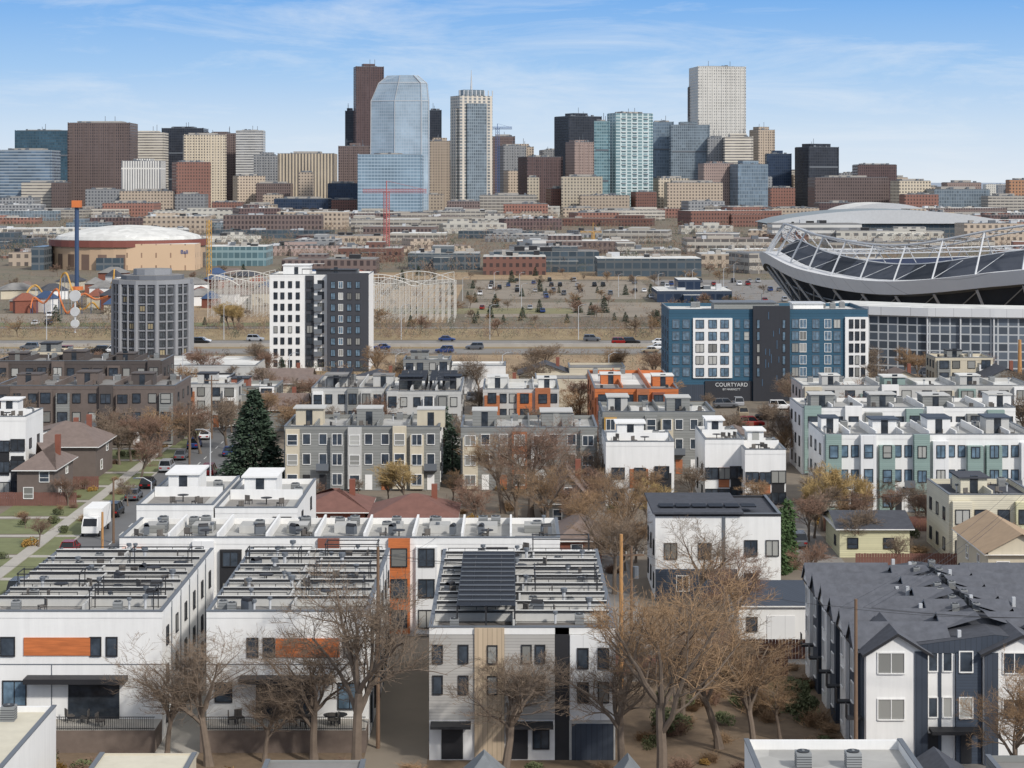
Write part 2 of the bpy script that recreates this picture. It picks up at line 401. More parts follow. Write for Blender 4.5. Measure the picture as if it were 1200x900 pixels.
def tree(x,y,h,cr=TW_B,wide=1.0,lod=None,label=None,group='bare winter trees',variant=None,rot=None):
    if lod is None: lod=0 if y<235 else (1 if y<520 else 2)
    S=[TN,TMd,TF][lod]; me=S[variant%len(S)] if variant is not None else random.choice(S); base=[12,10,9][lod]
    if lod==1 and cr==TW_Y: me=WIL[0]; base=9
    T=thing('bare_tree',label or {'orange_twigs':'bare tree with golden brown twigs','yellow_twigs':'bare tree with yellowish fine twigs','brown_twigs':'leafless tree with grey brown branches','reddish_twigs':'bare tree with reddish brown twigs'}[cr.name],'tree',(x,y,0),R(0,6.28) if rot is None else rot,group=group)
    s=h/base; T.scale=(s*wide,s*wide,s)
    part(T,'trunk',me[0]); o=part(T,'crown',me[1]); o.material_slots[0].link='OBJECT'; o.material_slots[0].material=cr
def spruce_mesh(seed,Ht,Rr,dens,m,shape=0):
    rnd=random.Random(seed); A=MB(); A.tube([(0,0,0),(0,0,Ht*.5),(0,0,Ht*.97)],[Ht*.02,Ht*.013,.03],7,BARKD)
    B=MB()
    for i in range(dens):
        t=rnd.random()**1.25; z=Ht*(.04+.94*t); rr=Rr*((1-t)**(.8 if not shape else .35))*rnd.uniform(.75,1.08)*(1+.12*math.sin(t*40)) +.12
        a=rnd.uniform(0,6.283); n=3+int(5*(1-t))
        for k in range(n):
            q=rnd.uniform(.35,1.0); x=rr*q*math.cos(a)+rnd.gauss(0,.12); y=rr*q*math.sin(a)+rnd.gauss(0,.12); zz=z-.35*rr*q*.5+rnd.gauss(0,.1)
            s=rnd.uniform(.16,.34)*(Ht/13)**.5; d=Vector((math.cos(a+rnd.gauss(0,.5)),math.sin(a+rnd.gauss(0,.5)),rnd.uniform(-.5,.25)))*s*1.6
            w=Vector((-d.y,d.x,rnd.gauss(0,.3))).normalized()*s*.6; p=Vector((x,y,zz))
            B.face([p-w,p+d*.6-w*.6,p+d,p+w],m)
    return A.mesh('trunk'),B.mesh('crown')
SPB=spruce_mesh(2,13,4.3,2600,NEED); SPS=spruce_mesh(5,9,2.4,500,NEED); SPH=spruce_mesh(9,6,.8,700,HEDGE,1)
def spruce(x,y,h,big=False,group='evergreen trees',wide=1):
    me=SPB if big else SPS; b=13 if big else 9
    T=thing('spruce_tree','large dark green spruce with dense drooping branches' if big else 'dark green evergreen tree beside the road','tree',(x,y,0),R(0,6),group=None if big else group)
    T.scale=(h/b*wide,h/b*wide,h/b); part(T,'trunk',me[0]); part(T,'crown',me[1])
def shrub_mesh(seed,m,tw=False):
    rnd=random.Random(seed); B=MB()
    if tw:
        for i in range(260):
            p=Vector((rnd.gauss(0,.3),rnd.gauss(0,.3),0)); d=Vector((rnd.gauss(0,.5),rnd.gauss(0,.5),rnd.uniform(.5,1.3))); a=d.orthogonal().normalized()*.03; q=p+d*rnd.uniform(.2,.9)
            B.face([p-a,p+a,q],m)
            for k in range(3):
                e=p.lerp(q,rnd.uniform(.3,.9)); d2=Vector((rnd.gauss(0,.4),rnd.gauss(0,.4),rnd.uniform(0,.5))); a2=d2.orthogonal().normalized()*.02; B.face([e-a2,e+a2,e+d2],m)
        return B.mesh('shrub')
    lob=[(rnd.uniform(-.6,.6),rnd.uniform(-.6,.6),rnd.uniform(.3,.8),rnd.uniform(.4,.7)) for _ in range(6)]
    for i in range(900):
        l=rnd.choice(lob); d=Vector((rnd.gauss(0,1),rnd.gauss(0,1),rnd.gauss(0,1))).normalized()*l[3]*rnd.uniform(.6,1)
        p=Vector(l[:3])+d; p.z=max(p.z,.02); a=Vector((rnd.gauss(0,1),rnd.gauss(0,1),rnd.gauss(0,1))).normalized()*.09; b=a.orthogonal().normalized()*.07
        B.face([p-a,p+b,p+a,p-b],m)
    return B.mesh('shrub')
SHM=[shrub_mesh(1,SHRUB),shrub_mesh(2,LEAFY),shrub_mesh(3,TW_O,True),shrub_mesh(4,TW_R,True)]
def shrub(x,y,s=1,k=0):
    o=thing('shrub',['green leafy shrub on the ground','yellow leafy bush on the ground','bare tan twiggy brush on the ground','bare reddish twiggy brush on the ground'][k],'bush',(x,y,0),R(0,6),group='garden shrubs',mesh=SHM[k]); o.scale=(s,s,s)
# ================================================================= GROUND
def groundmat():
    m,nt,b=newmat('dry_ground')
    g=N(nt,'ShaderNodeNewGeometry')
    a=N(nt,'ShaderNodeTexNoise',{'Vector':g.outputs['Position'],'Scale':.02,'Detail':8.0,'Roughness':.7})
    c=N(nt,'ShaderNodeTexNoise',{'Vector':g.outputs['Position'],'Scale':1.2,'Detail':6.0,'Roughness':.75})
    r=N(nt,'ShaderNodeValToRGB',{0:a.outputs[0]}); e=r.color_ramp.elements
    e[0].position=.3; e[0].color=C(92,84,74); e[1].position=.7; e[1].color=C(132,118,98)
    x=e.new(.5); x.color=C(114,103,86); x=e.new(.58); x.color=C(100,96,78)
    v=N(nt,'ShaderNodeVectorMath',{0:r.outputs[0],'Scale':MA(nt,'MULTIPLY_ADD',c.outputs[0],.9,.5)},operation='SCALE')
    sp=N(nt,'ShaderNodeSeparateXYZ',{0:g.outputs['Position']})
    far=N(nt,'ShaderNodeMapRange',{0:sp.outputs[1],1:3000.0,2:9000.0})  # distance haze painted into the ground colour, bluish grey towards the horizon
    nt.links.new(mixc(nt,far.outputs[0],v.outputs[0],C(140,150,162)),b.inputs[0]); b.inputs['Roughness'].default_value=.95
    return m
GM=groundmat()
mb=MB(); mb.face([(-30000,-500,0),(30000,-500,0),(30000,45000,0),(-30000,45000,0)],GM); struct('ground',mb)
ASPH=mat('asphalt',C(98,98,98),.9,.2,.3); ASPHL=mat('worn_asphalt',C(122,118,113),.9,.3,.12); PAVE=mat('concrete_path',C(164,159,150),.9,.2,.5)
LAWN=mat('lawn_grass',C(108,112,76),.95,.45,.4); DIRT=mat('bare_dirt',C(146,125,97),.95,.5,.05); LEAFL=mat('leaf_litter',C(112,95,76),.95,.45,.9)
LOTM=mat('gravel_lot',C(130,120,106),.95,.4,.05); BANK=mat('dry_grass_bank',C(138,121,90),.95,.5,.06)
PAINTW=mat('road_paint',C(200,200,195),.8,.1); YARD=mat('urban_yard',C(116,106,93),.95,.45,.3)
def sheet(name,x0,x1,y0,y1,z,m):
    mb=MB(); mb.face([(x0,y0,z),(x1,y0,z),(x1,y1,z),(x0,y1,z)],m); return struct(name,mb)
sheet('ground_yard',-120,120,90,425,.004,YARD)
sheet('ground_leaf_litter',-50,60,120,200,.008,LEAFL)
def kerbbox(x0,x1,y0,y1,m=PAVE,name='pavement'):
    mb=MB(); mb.box(x0,x1,y0,y1,0,.12,m); struct(name,mb)
sheet('road',-52.2,-43,100,420,.012,ASPH)
kerbbox(-52.4,-52.2,100,345); kerbbox(-43,-42.8,100,345)
sheet('grass_verge',-55.2,-52.4,100,345,.02,LAWN); kerbbox(-56.8,-55.2,100,345); kerbbox(-42.8,-41.2,100,345)
for y in range(150,345,13):
    sheet('lawn',-66,-56.8,y,y+10.5,.02,LAWN if R(0,1)<.6 else YARD); sheet('path',-66,-52.4,y+11,y+12.4,.026,PAVE)
for y in range(150,420,6):
    sheet('road_marking',-47.7,-47.55,y,y+2.6,.018,PAINTW)
sheet('road',-120,130,398,407,.012,ASPH); sheet('road',-43,30,312,318,.012,ASPHL)
sheet('alley_path',33,37.5,130,300,.012,ASPHL); sheet('alley_path',8.5,13,170,300,.012,ASPHL)
sheet('driveway',-11,-6.3,130,187,.014,LOTM); sheet('walkway_path',-26.9,-23.5,140,187,.014,PAVE)
sheet('driveway',16,30,176,186,.014,PAVE); sheet('lawn',20,25,160,170,.014,LAWN)
sheet('lawn',22,30,190,200,.02,LAWN)
sheet('ground_embankment',-600,600,412,489,.02,DIRT)
sheet('highway_road',-600,600,493,507,.03,ASPHL); sheet('highway_road',-600,600,519,533,.03,ASPHL); sheet('ground_embankment',-600,600,507.5,518.5,.02,BANK)
thing('median_barrier','long concrete median barrier between highway carriageways','barrier'); mb=MB(); mb.box(-600,600,512.7,513.2,0,.9,CONC); part(bpy.data.objects['median_barrier'],'barrier_wall',mb)
for Y in(497.6,502.3,523.6,528.3):
    mb=MB()
    for x in range(-300,300,12): mb.face([(x,Y,.05),(x+4,Y,.05),(x+4,Y+.25,.05),(x,Y+.25,.05)],PAINTW)
    struct('road_marking',mb)
sheet('frontage_road',-600,600,577,582,.03,ASPHL)
sheet('ground_embankment',-600,600,535,575,.03,BANK)
sheet('parking_lot_road',-15,60,625,700,.03,LOTM); sheet('parking_lot_road',-260,-120,585,640,.035,LOTM); sheet('ground_dirt_lot',-110,-20,600,820,.03,DIRT)
sheet('parking_lot_road',60,200,700,860,.03,ASPHL); sheet('parking_lot_road',-15,55,720,850,.03,LOTM)
sheet('lawn',-70,20,640,668,.05,mat('park_grass',C(120,115,82),.95,.3,.1)); sheet('lawn',-190,-60,586,600,.05,mat('park_grass_green',C(106,110,74),.95,.3,.1))
sheet('ground_dirt_lot',-110,60,862,930,.03,DIRT)
# ================================================================= SKYLINE
def fm(k):
    D={
    'brown':((108,94,90),(72,64,65),3,4,.55,.6),
    'teal':((62,82,94),(58,86,102),2.5,4,.8,.75),
    'blueband':((150,160,168),(76,97,118),6,4,1.0,.62),
    'white':((218,215,208),(100,101,106),3.2,60,.42,.97),
    'tanband':((200,192,178),(108,104,102),7,4,1.0,.45),
    'redbrick':((138,100,88),(86,72,69),3.5,4,.5,.55),
    'black':((54,57,64),(46,50,58),3,4,.8,.8),
    'beigegrid':((192,180,160),(96,92,90),4,4,.5,.55),
    'whiteband':((206,204,199),(100,102,107),6,4,1.0,.5),
    'tanvert':((186,172,150),(86,82,80),4.5,300,.5,1.0),
    'tan':((172,157,140),(98,91,86),4,4,.5,.5),
    'glass':((170,182,192),(148,166,180),3,4,.86,.84),
    'glass2':((150,166,178),(116,138,154),4,4,.88,.7),
    'maroon':((96,78,77),(72,63,64),3,4,.55,.7),
    'fourseas':((188,180,168),(104,113,120),6.5,4,.55,.7),
    'republic':((200,197,190),(138,136,132),3.5,4.5,.5,.5),
    'greyglass':((128,138,145),(98,110,119),3,4,.8,.8),
    'spire':((178,190,190),(98,128,134),8.0,4,.74,.72),
    'tealglass':((124,146,150),(90,120,128),3,4,.85,.7),
    'pink':((148,130,123),(106,95,92),3,4,.5,.5),
    'bluegrey':((132,146,157),(99,116,131),2.6,5,.8,.8),
    'grey':((138,139,140),(88,91,96),4,4,.55,.55),
    'darkblue':((50,62,80),(44,58,79),3,4,.8,.75),
    'orangeb':((166,125,97),(88,80,75),4,4,.5,.55),
    'concrete':((166,160,150),(96,93,92),5,3.6,.9,.45),
    'lowglass':((94,99,102),(70,84,94),4,3.6,.85,.7),
    'brickdark':((112,80,71),(74,65,64),3,3.6,.5,.5),
    'palest':((190,186,176),(110,110,110),6,5,.5,.4),
    }
    w,g,pu,pv,fu,fv=D[k]
    return facade('facade_'+k,C(*w),C(*g),pu,pv,fu,fv,gv=.12 if k in('glass','glass2','spire') else .5)
DESC={'palest':'pale plastered','brown':'dark brown','teal':'dark teal glass','blueband':'blue glass banded','white':'white columned','tanband':'cream banded','redbrick':'reddish brick','black':'black glass','beigegrid':'beige gridded','whiteband':'white banded','tanvert':'tan vertically ribbed','tan':'tan stone','glass':'pale blue glass','glass2':'blue glass','maroon':'maroon glass','fourseas':'beige and glass','republic':'pale grey gridded','greyglass':'grey glass','spire':'blue green glass balconied','tealglass':'teal glass','pink':'pinkish stone','bluegrey':'blue grey glass','grey':'grey concrete','darkblue':'dark blue glass','orangeb':'orange brick','concrete':'pale concrete','lowglass':'dark glass','brickdark':'dark red brick'}
MCOL={k:C(*v) for k,v in dict(brown=(108,94,90),maroon=(96,78,77),tan=(172,157,140),beigegrid=(192,180,160),redbrick=(138,100,88),republic=(200,197,190),pink=(148,130,123),grey=(138,139,140),fourseas=(188,180,168)).items()}
def tower(x0,x1,pt,Y,k,rot=0,ratio=1.0,crown=1,pen=True,shape='tower'):
    w=(x1-x0)*Y/F; xc=((x0+x1)/2-600)*Y/F; h=gz(pt,Y); a=math.radians(rot)
    W=w/(math.cos(a)+ratio*math.sin(abs(a))); D=W*ratio
    if rot==0: D=min(max(w*.8,20),60)
    T=thing('office_tower' if h>60 else 'office_building',f"{DESC[k]} {'high-rise tower' if h>60 else 'mid-rise block'} with {'a flat roof' if pen else 'a plain top'} downtown",'skyscraper' if h>60 else 'building',(xc,Y+D/2,0),a,group='downtown buildings')
    m=fm(k); mb=MB(); ph=random.choice([0,3,5]) if h>60 else 0; zt=h-ph*.6
    mb.box(-W/2,W/2,-D/2,D/2,0,zt,m,MEMBD)
    if h>70:
        for sx in(-1,1): mb.box(sx*(W/2)-.8,sx*(W/2)+.8,-D/2-.7,-D/2-.02,0,zt+.7,m,MEMBD)
        if k in MCOL:
            n=max(3,int(W/7)); pm=mat('pier_'+k,tuple(min(1,c*1.08) for c in MCOL[k]),.85,.1,.05)
            for i in range(1,n): x=-W/2+W*i/n; mb.box(x-.35,x+.35,-D/2-.6,-D/2-.02,0,zt-2,pm)
        if k in('black','teal','greyglass','bluegrey','tealglass'):
            for zz in (zt*.35,zt*.68): mb.box(-W/2-.3,W/2+.3,-D/2-.5,-D/2-.03,zz,zz+2.2,STEELD,bot=True)
        if k in('spire','fourseas'):
            for c0 in(-.36,-.05,.26): 
                for fl in range(int(zt/6)): mb.box(W*c0,W*(c0+.13),-D/2-1.6,-D/2-.03,fl*6+4,fl*6+4.7,STEEL,bot=True)
    part(T,'wall',mb)
    if pen:
        r=MB(); q=R(.3,.7); r.box(-W/2*.96,W/2*.96,-D/2*.96,D/2*.96,zt+.01,zt+.5,STEELD,MEMBD)
        r.box(-W/2*q-R(0,W*.1),W/2*q,-D/2*.6,D/2*.6,zt+.4,h+ (ph*.4 if ph else R(1.5,3.5)),fm(k) if ph else CONC,MEMBD)
        for _ in range(4):
            bx=R(-W*.4,W*.3); by=R(-D*.42,-D*.32); r.box(bx,bx+R(2,5),by,by+R(2,4),zt+.4,zt+R(1,3),STEELD)
        for _ in range(2):
            if h>90: ax=R(-W*.3,W*.3); r.tube([(ax,0,zt),(ax,0,h+R(5,11))],.35,4,STEELD)
        part(T,'rooftop_plant',r)
    return T
SK=[
(18,80,153,2900,'teal',0,1),(0,60,176,2650,'blueband',0,1),(80,152,144,2750,'brown',0,1),(153,192,154,3000,'tanband',0,1),
(143,188,187,2560,'white',0,1),(190,238,149,3150,'black',0,1),(209,264,158,2900,'beigegrid',12,.8),(198,246,190,2480,'redbrick',20,.7),
(236,280,155,3220,'brown',0,1),(277,308,153,3150,'whiteband',0,1),(270,310,206,2750,'tan',20,.8),(248,282,237,2350,'redbrick',0,1),
(298,328,180,2950,'grey',0,1),(326,391,180,2800,'tanvert',0,1),(321,385,233,2500,'darkblue',0,1),(384,420,215,2600,'darkblue',0,1),
(413,449,76,3200,'maroon',14,.6),(405,414,128,3230,'black',0,1),(397,433,169,3000,'brown',0,1),(420,494,181,2420,'glass2',0,.5),
(504,527,163,2900,'tan',0,1),(500,517,128,3250,'black',0,1),(577,603,160,2950,'brown',0,1),(583,616,171,2800,'grey',20,.8),
(607,659,184,2600,'maroon',24,.6),(650,705,134,2950,'black',28,.8),(663,696,165,2820,'pink',30,.8),(697,714,142,2560,'tealglass',0,1),
(712,765,133,2580,'spire',24,.5),(658,706,207,2500,'beigegrid',0,1),(680,738,229,2440,'tan',0,1),(562,629,229,2380,'concrete',0,1),
(494,520,228,2500,'tan',0,1),(480,562,249,2380,'concrete',0,1),(765,789,143,2960,'bluegrey',0,1),(787,831,144,2900,'greyglass',0,1),
(811,874,78,3050,'republic',9,.8),(807,812,100,3100,'brown',0,1),(830,852,160,2880,'grey',0,1),(850,882,158,2850,'tanband',0,1),(880,908,150,3000,'tan',24,1),
(857,901,190,2700,'bluegrey',18,.6),(899,927,178,2850,'darkblue',0,1),(934,984,170,2780,'black',26,.7),
(765,808,209,2600,'beigegrid',14,.7),(782,847,214,2520,'tan',0,1),(847,905,207,2760,'grey',0,1),(903,932,220,2600,'redbrick',0,1),
(955,1042,208,2500,'brown',0,1),(1005,1051,193,2800,'maroon',0,1),(1047,1092,212,2450,'beigegrid',14,.6),(1095,1160,222,2400,'greyglass',0,1),
(1158,1202,230,2350,'concrete',0,1),(1183,1206,211,2500,'orangeb',0,1),(60,80,214,2600,'brown',0,1),(0,40,232,2400,'grey',0,1),(25,75,214,2620,'tanband',0,1),
(308,330,228,2600,'tan',0,1),(350,366,202,2650,'tan',0,1),(618,632,208,2560,'beigegrid',0,1),(660,700,244,2350,'tan',0,1),(700,762,246,2300,'concrete',0,1),
(1060,1100,228,2300,'redbrick',0,1),(960,1010,238,2250,'maroon',0,1),(905,960,244,2200,'tan',0,1),(850,905,243,2240,'redbrick',0,1),(1100,1200,252,2100,'tan',0,1),
(590,640,200,2750,'tan',10,.7),(540,575,215,2700,'pink',0,1),(100,140,222,2500,'grey',0,1),(388,418,234,2480,'brickdark',0,1),(930,958,205,2900,'tan',0,1),(740,770,225,2450,'brickdark',15,.7),(285,322,240,2380,'tan',0,1),
(500,532,188,3000,'brown',0,1),(560,600,186,3050,'greyglass',0,1),(600,625,170,3150,'tan',0,1),(632,662,176,3080,'grey',12,.8),(740,790,176,3150,'tan',0,1),(820,860,190,2720,'pink',10,.7),(876,934,199,2920,'concrete',0,1),(60,100,190,3050,'grey',0,1),(140,205,224,2480,'tan',0,1),(984,1012,203,2950,'grey',0,1),(1042,1064,208,2900,'tan',0,1),(524,562,236,2330,'brown',0,1),(590,642,239,2280,'redbrick',0,1),(640,682,221,2520,'brickdark',12,.7),(300,340,215,2700,'brown',0,1),(205,240,228,2420,'grey',0,1),(800,850,236,2300,'grey',14,.6),(1110,1150,214,2700,'pink',0,1),(1085,1100,219,2600,'tan',0,1),(120,180,238,2300,'redbrick',0,1),(30,100,246,2250,'concrete',0,1)]
for s in SK: tower(*s[:5],rot=s[5],ratio=s[6])
# faceted glass tower
Y=2480; T=thing('glass_tower','pale blue glass tower with faceted angled top','skyscraper',(0,Y,0)); mb=MB(); rings=[]
for py,a,b in((300,433,502),(118,434,502),(97,443,500),(88,454,489)):
    x0=gx(a,Y);x1=gx(b,Y);z=gz(py,Y);w=x1-x0
    d=min(40,w*.7)
    rings.append([(x0,12,z),(x0+w*.42,0,z),(x1-w*.12,0,z),(x1,6,z),(x1,d,z),(x0,d,z)])
mb.loft(rings,fm('glass'),STEEL); part(T,'wall',mb)
mb=MB()
for i in(0,1,2,3): mb.tube([(r[i][0],r[i][1]-.5,r[i][2]) for r in rings],.5,5,STEEL)
mb.tube([rings[1][k] for k in(0,1,2,3)],.5,5,STEEL); mb.tube([rings[2][k] for k in(0,1,2,3)],.5,5,STEEL)
part(T,'mullion_fin',mb)
Y=2560; T=thing('spired_tower','beige and glass residential tower with spire','skyscraper',(gx(552,Y),Y+20,0),math.radians(24)); w=50*Y/F
W=w/(math.cos(.42)+.7*math.sin(.42)); D=W*.7; h=gz(112,Y); mb=MB(); mb.box(-W/2,W/2,-D/2,D/2,0,h,fm('fourseas'),MEMBD)
mb.box(-W*.3,W*.3,-D/2-3,-D/2-.02,0,h-10,fm('greyglass'),MEMBD); mb.box(-W/2-2.5,-W/2-.02,-D*.3,D*.3,0,h-16,fm('fourseas'),MEMBD); part(T,'wall',mb)
mb=MB()
for k in range(9):
    x=-W/2+W*k/8; mb.box(x-.6,x+.6,-D/2-.5,-D/2+.5,h+.01,h+7,STEEL)
mb.box(-W*.3,W*.3,-D*.3,D*.3,h+.02,h+8,fm('greyglass')); part(T,'crown_screen',mb)
mb=MB(); mb.cyl(0,0,h+8,h+34,1.6,6,STEEL,r2=.3); part(T,'spire',mb)
def lattice(mb,p0,p1,s,n,m,r):
    p0=Vector(p0);p1=Vector(p1);d=(p1-p0).normalized(); a=d.orthogonal().normalized()*s; b=d.cross(a)
    cs=[a+b,a-b,-a-b,b-a]
    for c in cs: mb.tube([p0+c,p1+c],r,4,m)
    for i in range(n):
        q0=p0.lerp(p1,i/n);q1=p0.lerp(p1,(i+1)/n)
        for k in range(4): mb.tube([q0+cs[k],q1+cs[(k+1)%4]],r*.7,3,m)
CR=mat('red_crane_paint',C(188,104,100),.6,.1); CY=mat('yellow_paint',C(206,160,78),.6,.12); COR=mat('orange_paint',C(204,116,62),.6,.12); CBL=mat('blue_paint',C(52,74,106),.6,.12); BLC=mat('crane_blue',C(80,104,150),.6,.1)
def crane(px,py0,py1,ja,jb,Y,m,label,k=1.0):
    T=thing('tower_crane',label,'crane',(gx(px,Y),Y,0)); z=gz(py1,Y); mb=MB(); lattice(mb,(0,0,0),(0,0,z),.9*k,30,m,.13*k); part(T,'mast',mb)
    mb=MB(); lattice(mb,(gx(ja,Y)-gx(px,Y),0,z),(gx(jb,Y)-gx(px,Y),0,z),.6*k,26,m,.09*k); mb.tube([(0,0,z),(0,0,z+6)],.2*k,4,m)
    mb.tube([(0,0,z+6),(gx(jb,Y)-gx(px,Y),0,z+.6)],.07*k,3,m); part(T,'jib',mb)
crane(453,330,224,425,500,1150,CR,'pinkish red lattice tower crane beside glass tower',1.3)
crane(583,200,150,572,600,2700,BLC,'blue tower crane above downtown roofs',2.0)
crane(695,330,272,680,705,1250,CY,'thin yellow tower crane on a building site',.8)
# ================================================================= FAR FILL BUILDINGS
FK=['redbrick','brickdark','brickdark','tan','tan','concrete','grey','brown','lowglass','lowglass','greyglass','pink','whiteband','maroon','palest','palest','redbrick','grey','concrete','concrete']
ROOFC=[MEMBD,MEMB,mat('brown_roof',C(122,109,101),.9,.25,.1),mat('grey_roof',C(114,116,118),.9,.25,.1),mat('pale_roof',C(176,174,168),.9,.25,.1),WROOF,WROOF,mat('dark_roof',C(90,90,92),.9,.25,.1)]
def fillb(x,y,w,d,h,k,lab=None,rot=None):
    T=thing('low_rise_building',lab or f'{DESC[k]} low building with flat roof','building',(x,y,0),random.choice([0,0,0,.2,-.15,.3]) if rot is None else rot,group='low buildings between river and downtown')
    mb=MB(); rf=random.choice(ROOFC); m=fm(k); mb.box(-w/2,w/2,0,d,0,h,m,rf)
    if R(0,1)<.6 and w>16:
        a=R(-w*.5,0); b=a+w*R(.25,.5); mb.box(a,b,-R(3,8),-.02,0,h*R(.5,.8),m,random.choice(ROOFC)); mb.box(b-w*.3,b,d*.2,d*.8,h,h+R(2,4),m,rf)
    part(T,'wall',mb); mb=MB(); mb.box(-w*.47,w*.47,d*.03,d*.97,h+.01,h+.12,rf)
    for _ in range(random.randint(3,8)):
        bx=R(-w*.45,w*.35); by=R(d*.05,d*.7); mb.box(bx,bx+R(1.5,min(w*.12,7)),by,by+R(2,d*.2),h+.1,h+R(.8,2.4),random.choice([CONC,STEELD,STEEL,DARK]),rf)
    part(T,'rooftop_plant',mb)
Y=945.0
while Y<2350:
    x=-.27*Y
    while x<.27*Y:
        w=R(26,92)*(.6+Y/2600); px=600+x/Y*F
        ok=True
        if px<470 and Y<1060: ok=False
        if px>860 and Y<1000: ok=False
        if ok and R(0,1)<(.62 if Y<1300 else .82):
            h=R(4,10) if Y<1500 else R(6,16)
            if h>gz(286,Y) and Y<1500: h=R(4,9)
            fillb(x+w/2,Y+R(-24,24),w*R(.7,.92),R(16,44),h,random.choice(FK))
        x+=w+R(2,20)
    Y+=72+Y*.033
Y=3100
while Y<7500:
    x=-.27*Y
    while x<.27*Y:
        w=R(50,140)
        if R(0,1)<.5: fillb(x+w/2,Y,w*.8,40,R(8,34) ,random.choice(FK))
        x+=w*1.6*Y/3500
    Y*=1.24
for a,b,t,Y,k in((478,562,297,960,'lowglass'),(566,640,301,905,'brickdark'),(578,702,295,940,'lowglass'),(700,822,303,890,'lowglass'),(620,700,296,1010,'grey'),(345,396,281,1150,'grey'),(396,470,291,1050,'brickdark'),(240,312,289,1000,'tealglass'),(770,858,341,700,'darkblue'),(822,900,298,980,'tan'),(0,60,300,1100,'redbrick'),(10,45,296,1000,'tan'),(905,1010,262,1400,'whiteband'),(1130,1200,262,1300,'tan'),(330,440,304,910,'brown')):
    w=(b-a)*Y/F; fillb(gx((a+b)/2,Y),Y,w,28,gz(t,Y),k,rot=0)
def vault(px0,px1,pt,pe,Y,m,label):
    x0=gx(px0,Y);x1=gx(px1,Y);zt=gz(pt,Y);ze=gz(pe,Y); T=thing('exhibition_hall',label,'hall',((x0+x1)/2,Y,0)); w=(x1-x0)/2
    mb=MB(); mb.box(-w,w,0,80,0,ze,fm('lowglass')); part(T,'wall',mb)
    mb=MB(); n=14; prof=[(-w-2+(2*w+4)*i/n,ze+.05+(zt-ze)*math.sin(math.pi*i/n)**.7) for i in range(n+1)]
    for i in range(n):
        a=prof[i];b=prof[i+1]; mb.face([(a[0],-3,a[1]),(b[0],-3,b[1]),(b[0],82,b[1]),(a[0],82,a[1])],m)
    mb.face([(p[0],-3,p[1]) for p in prof],STEEL); part(T,'roof',mb)
vault(903,1180,246,262,1500,mat('grey_green_roof',C(126,134,136),.6,.12,.05),'long hall with grey green curved roof')
vault(985,1090,238,250,1750,WROOF,'white vaulted roof hall behind the stadium')
# arena
Y=960; xc=gx(137,Y); T=thing('sports_arena','round tan sports arena with pale domed roof','arena',(xc,Y+30,0))
mb=MB(); zt=gz(284,Y); mb.cyl(0,0,0,zt-2.2,38,40,facade('arena_wall',C(194,166,137),C(110,88,80),9,30,.5,.25),MEMBD); part(T,'wall',mb)
mb=MB(); mb.cyl(0,0,zt-2.2,zt+1.0,39,40,mat('arena_red_fascia',C(124,72,62),.7,.1),MEMBD)
n=40; pr=[(36,zt+1.05),(35,zt+2.6),(28,zt+4.6),(20,zt+6.2),(10,zt+7.4),(1,zt+7.8)]
mb.loft([[(r*math.cos(2*math.pi*k/n),r*math.sin(2*math.pi*k/n),z) for k in range(n)] for r,z in pr],WROOF); part(T,'roof',mb)
mb=MB(); mb.box(6,39,-37.5,-20,0,zt-.6,facade('arena_wing',C(200,172,142),C(154,124,104),7,6,.1,.4),WROOF); part(T,'wing',mb)
mb=MB(); mb.box(-40,-34,-36,-10,0,zt-2,fm('lowglass')); mb.box(-8,5,-40,-36,0,6,fm('lowglass')); part(T,'entrance_hall',mb)
def text(par,s,size,loc,m,name='lettering',ext=.05):
    cu=bpy.data.curves.new(name,'FONT'); cu.body=s; cu.size=size; cu.extrude=ext; cu.align_x='CENTER'
    o=bpy.data.objects.new(name,cu); col.objects.link(o); bpy.context.view_layer.update()
    me=bpy.data.meshes.new_from_object(o.evaluated_get(bpy.context.evaluated_depsgraph_get())); me.materials.clear(); me.materials.append(m)
    bpy.data.objects.remove(o); p=bpy.data.objects.new(name,me); p.parent=par; p.location=loc; p.rotation_euler=(math.pi/2,0,0); col.objects.link(p); return p
text(T,'Ball',2.6,(34,-37.7,8.0),mat('sign_blue',C(50,80,140),.5,.05))
# ================================================================= AMUSEMENT PARK
WCO=mat('white_timber',C(196,193,186),.7,.1)
def wood_coaster(px0,px1,pt,pb,label):
    Y=gY(pb); x0=gx(px0,Y); x1=gx(px1,Y); T=thing('wooden_roller_coaster',label,'roller coaster',(x0,Y,0)); L=x1-x0; ht=gz(pt,Y)
    for row in range(4):
        A=MB(); B=MB()
        n=int(L/1.8); ph=row*1.4+px0; tops=[]
        for i in range(n+1):
            x=i*L/n; z=ht*(.66+.34*abs(math.sin(x*.11+ph))**.8*(.6+.4*math.cos(x*.05+ph))); y=row*8+2*math.sin(x*.1)
            A.tube([(x,y-1.4,0),(x,y-.4,z)],.065,3,WCO); A.tube([(x,y+1.4,0),(x,y+.4,z)],.065,3,WCO); tops.append((x,y,z))
        for i in range(n):
            a=tops[i];b=tops[i+1]; zz=2.0
            B.tube([(a[0],a[1]-.5,a[2]),(b[0],b[1]-.5,b[2])],.1,4,WCO); B.tube([(a[0],a[1]+.5,a[2]),(b[0],b[1]+.5,b[2])],.1,4,WCO)
            while zz<min(a[2],b[2]):
                A.tube([(a[0],a[1]-.9,zz),(b[0],b[1]-.9,zz)],.045,3,WCO)
                A.tube([(a[0],a[1]-.9,zz-2.0),(b[0],b[1]-.9,zz)],.04,3,WCO); zz+=2.0
        part(T,'support_trestle',A); part(T,'track',B)
wood_coaster(244,322,316,372,'pale timber roller coaster trestle with humps')
wood_coaster(432,532,318,378,'long pale wooden roller coaster with lattice supports')
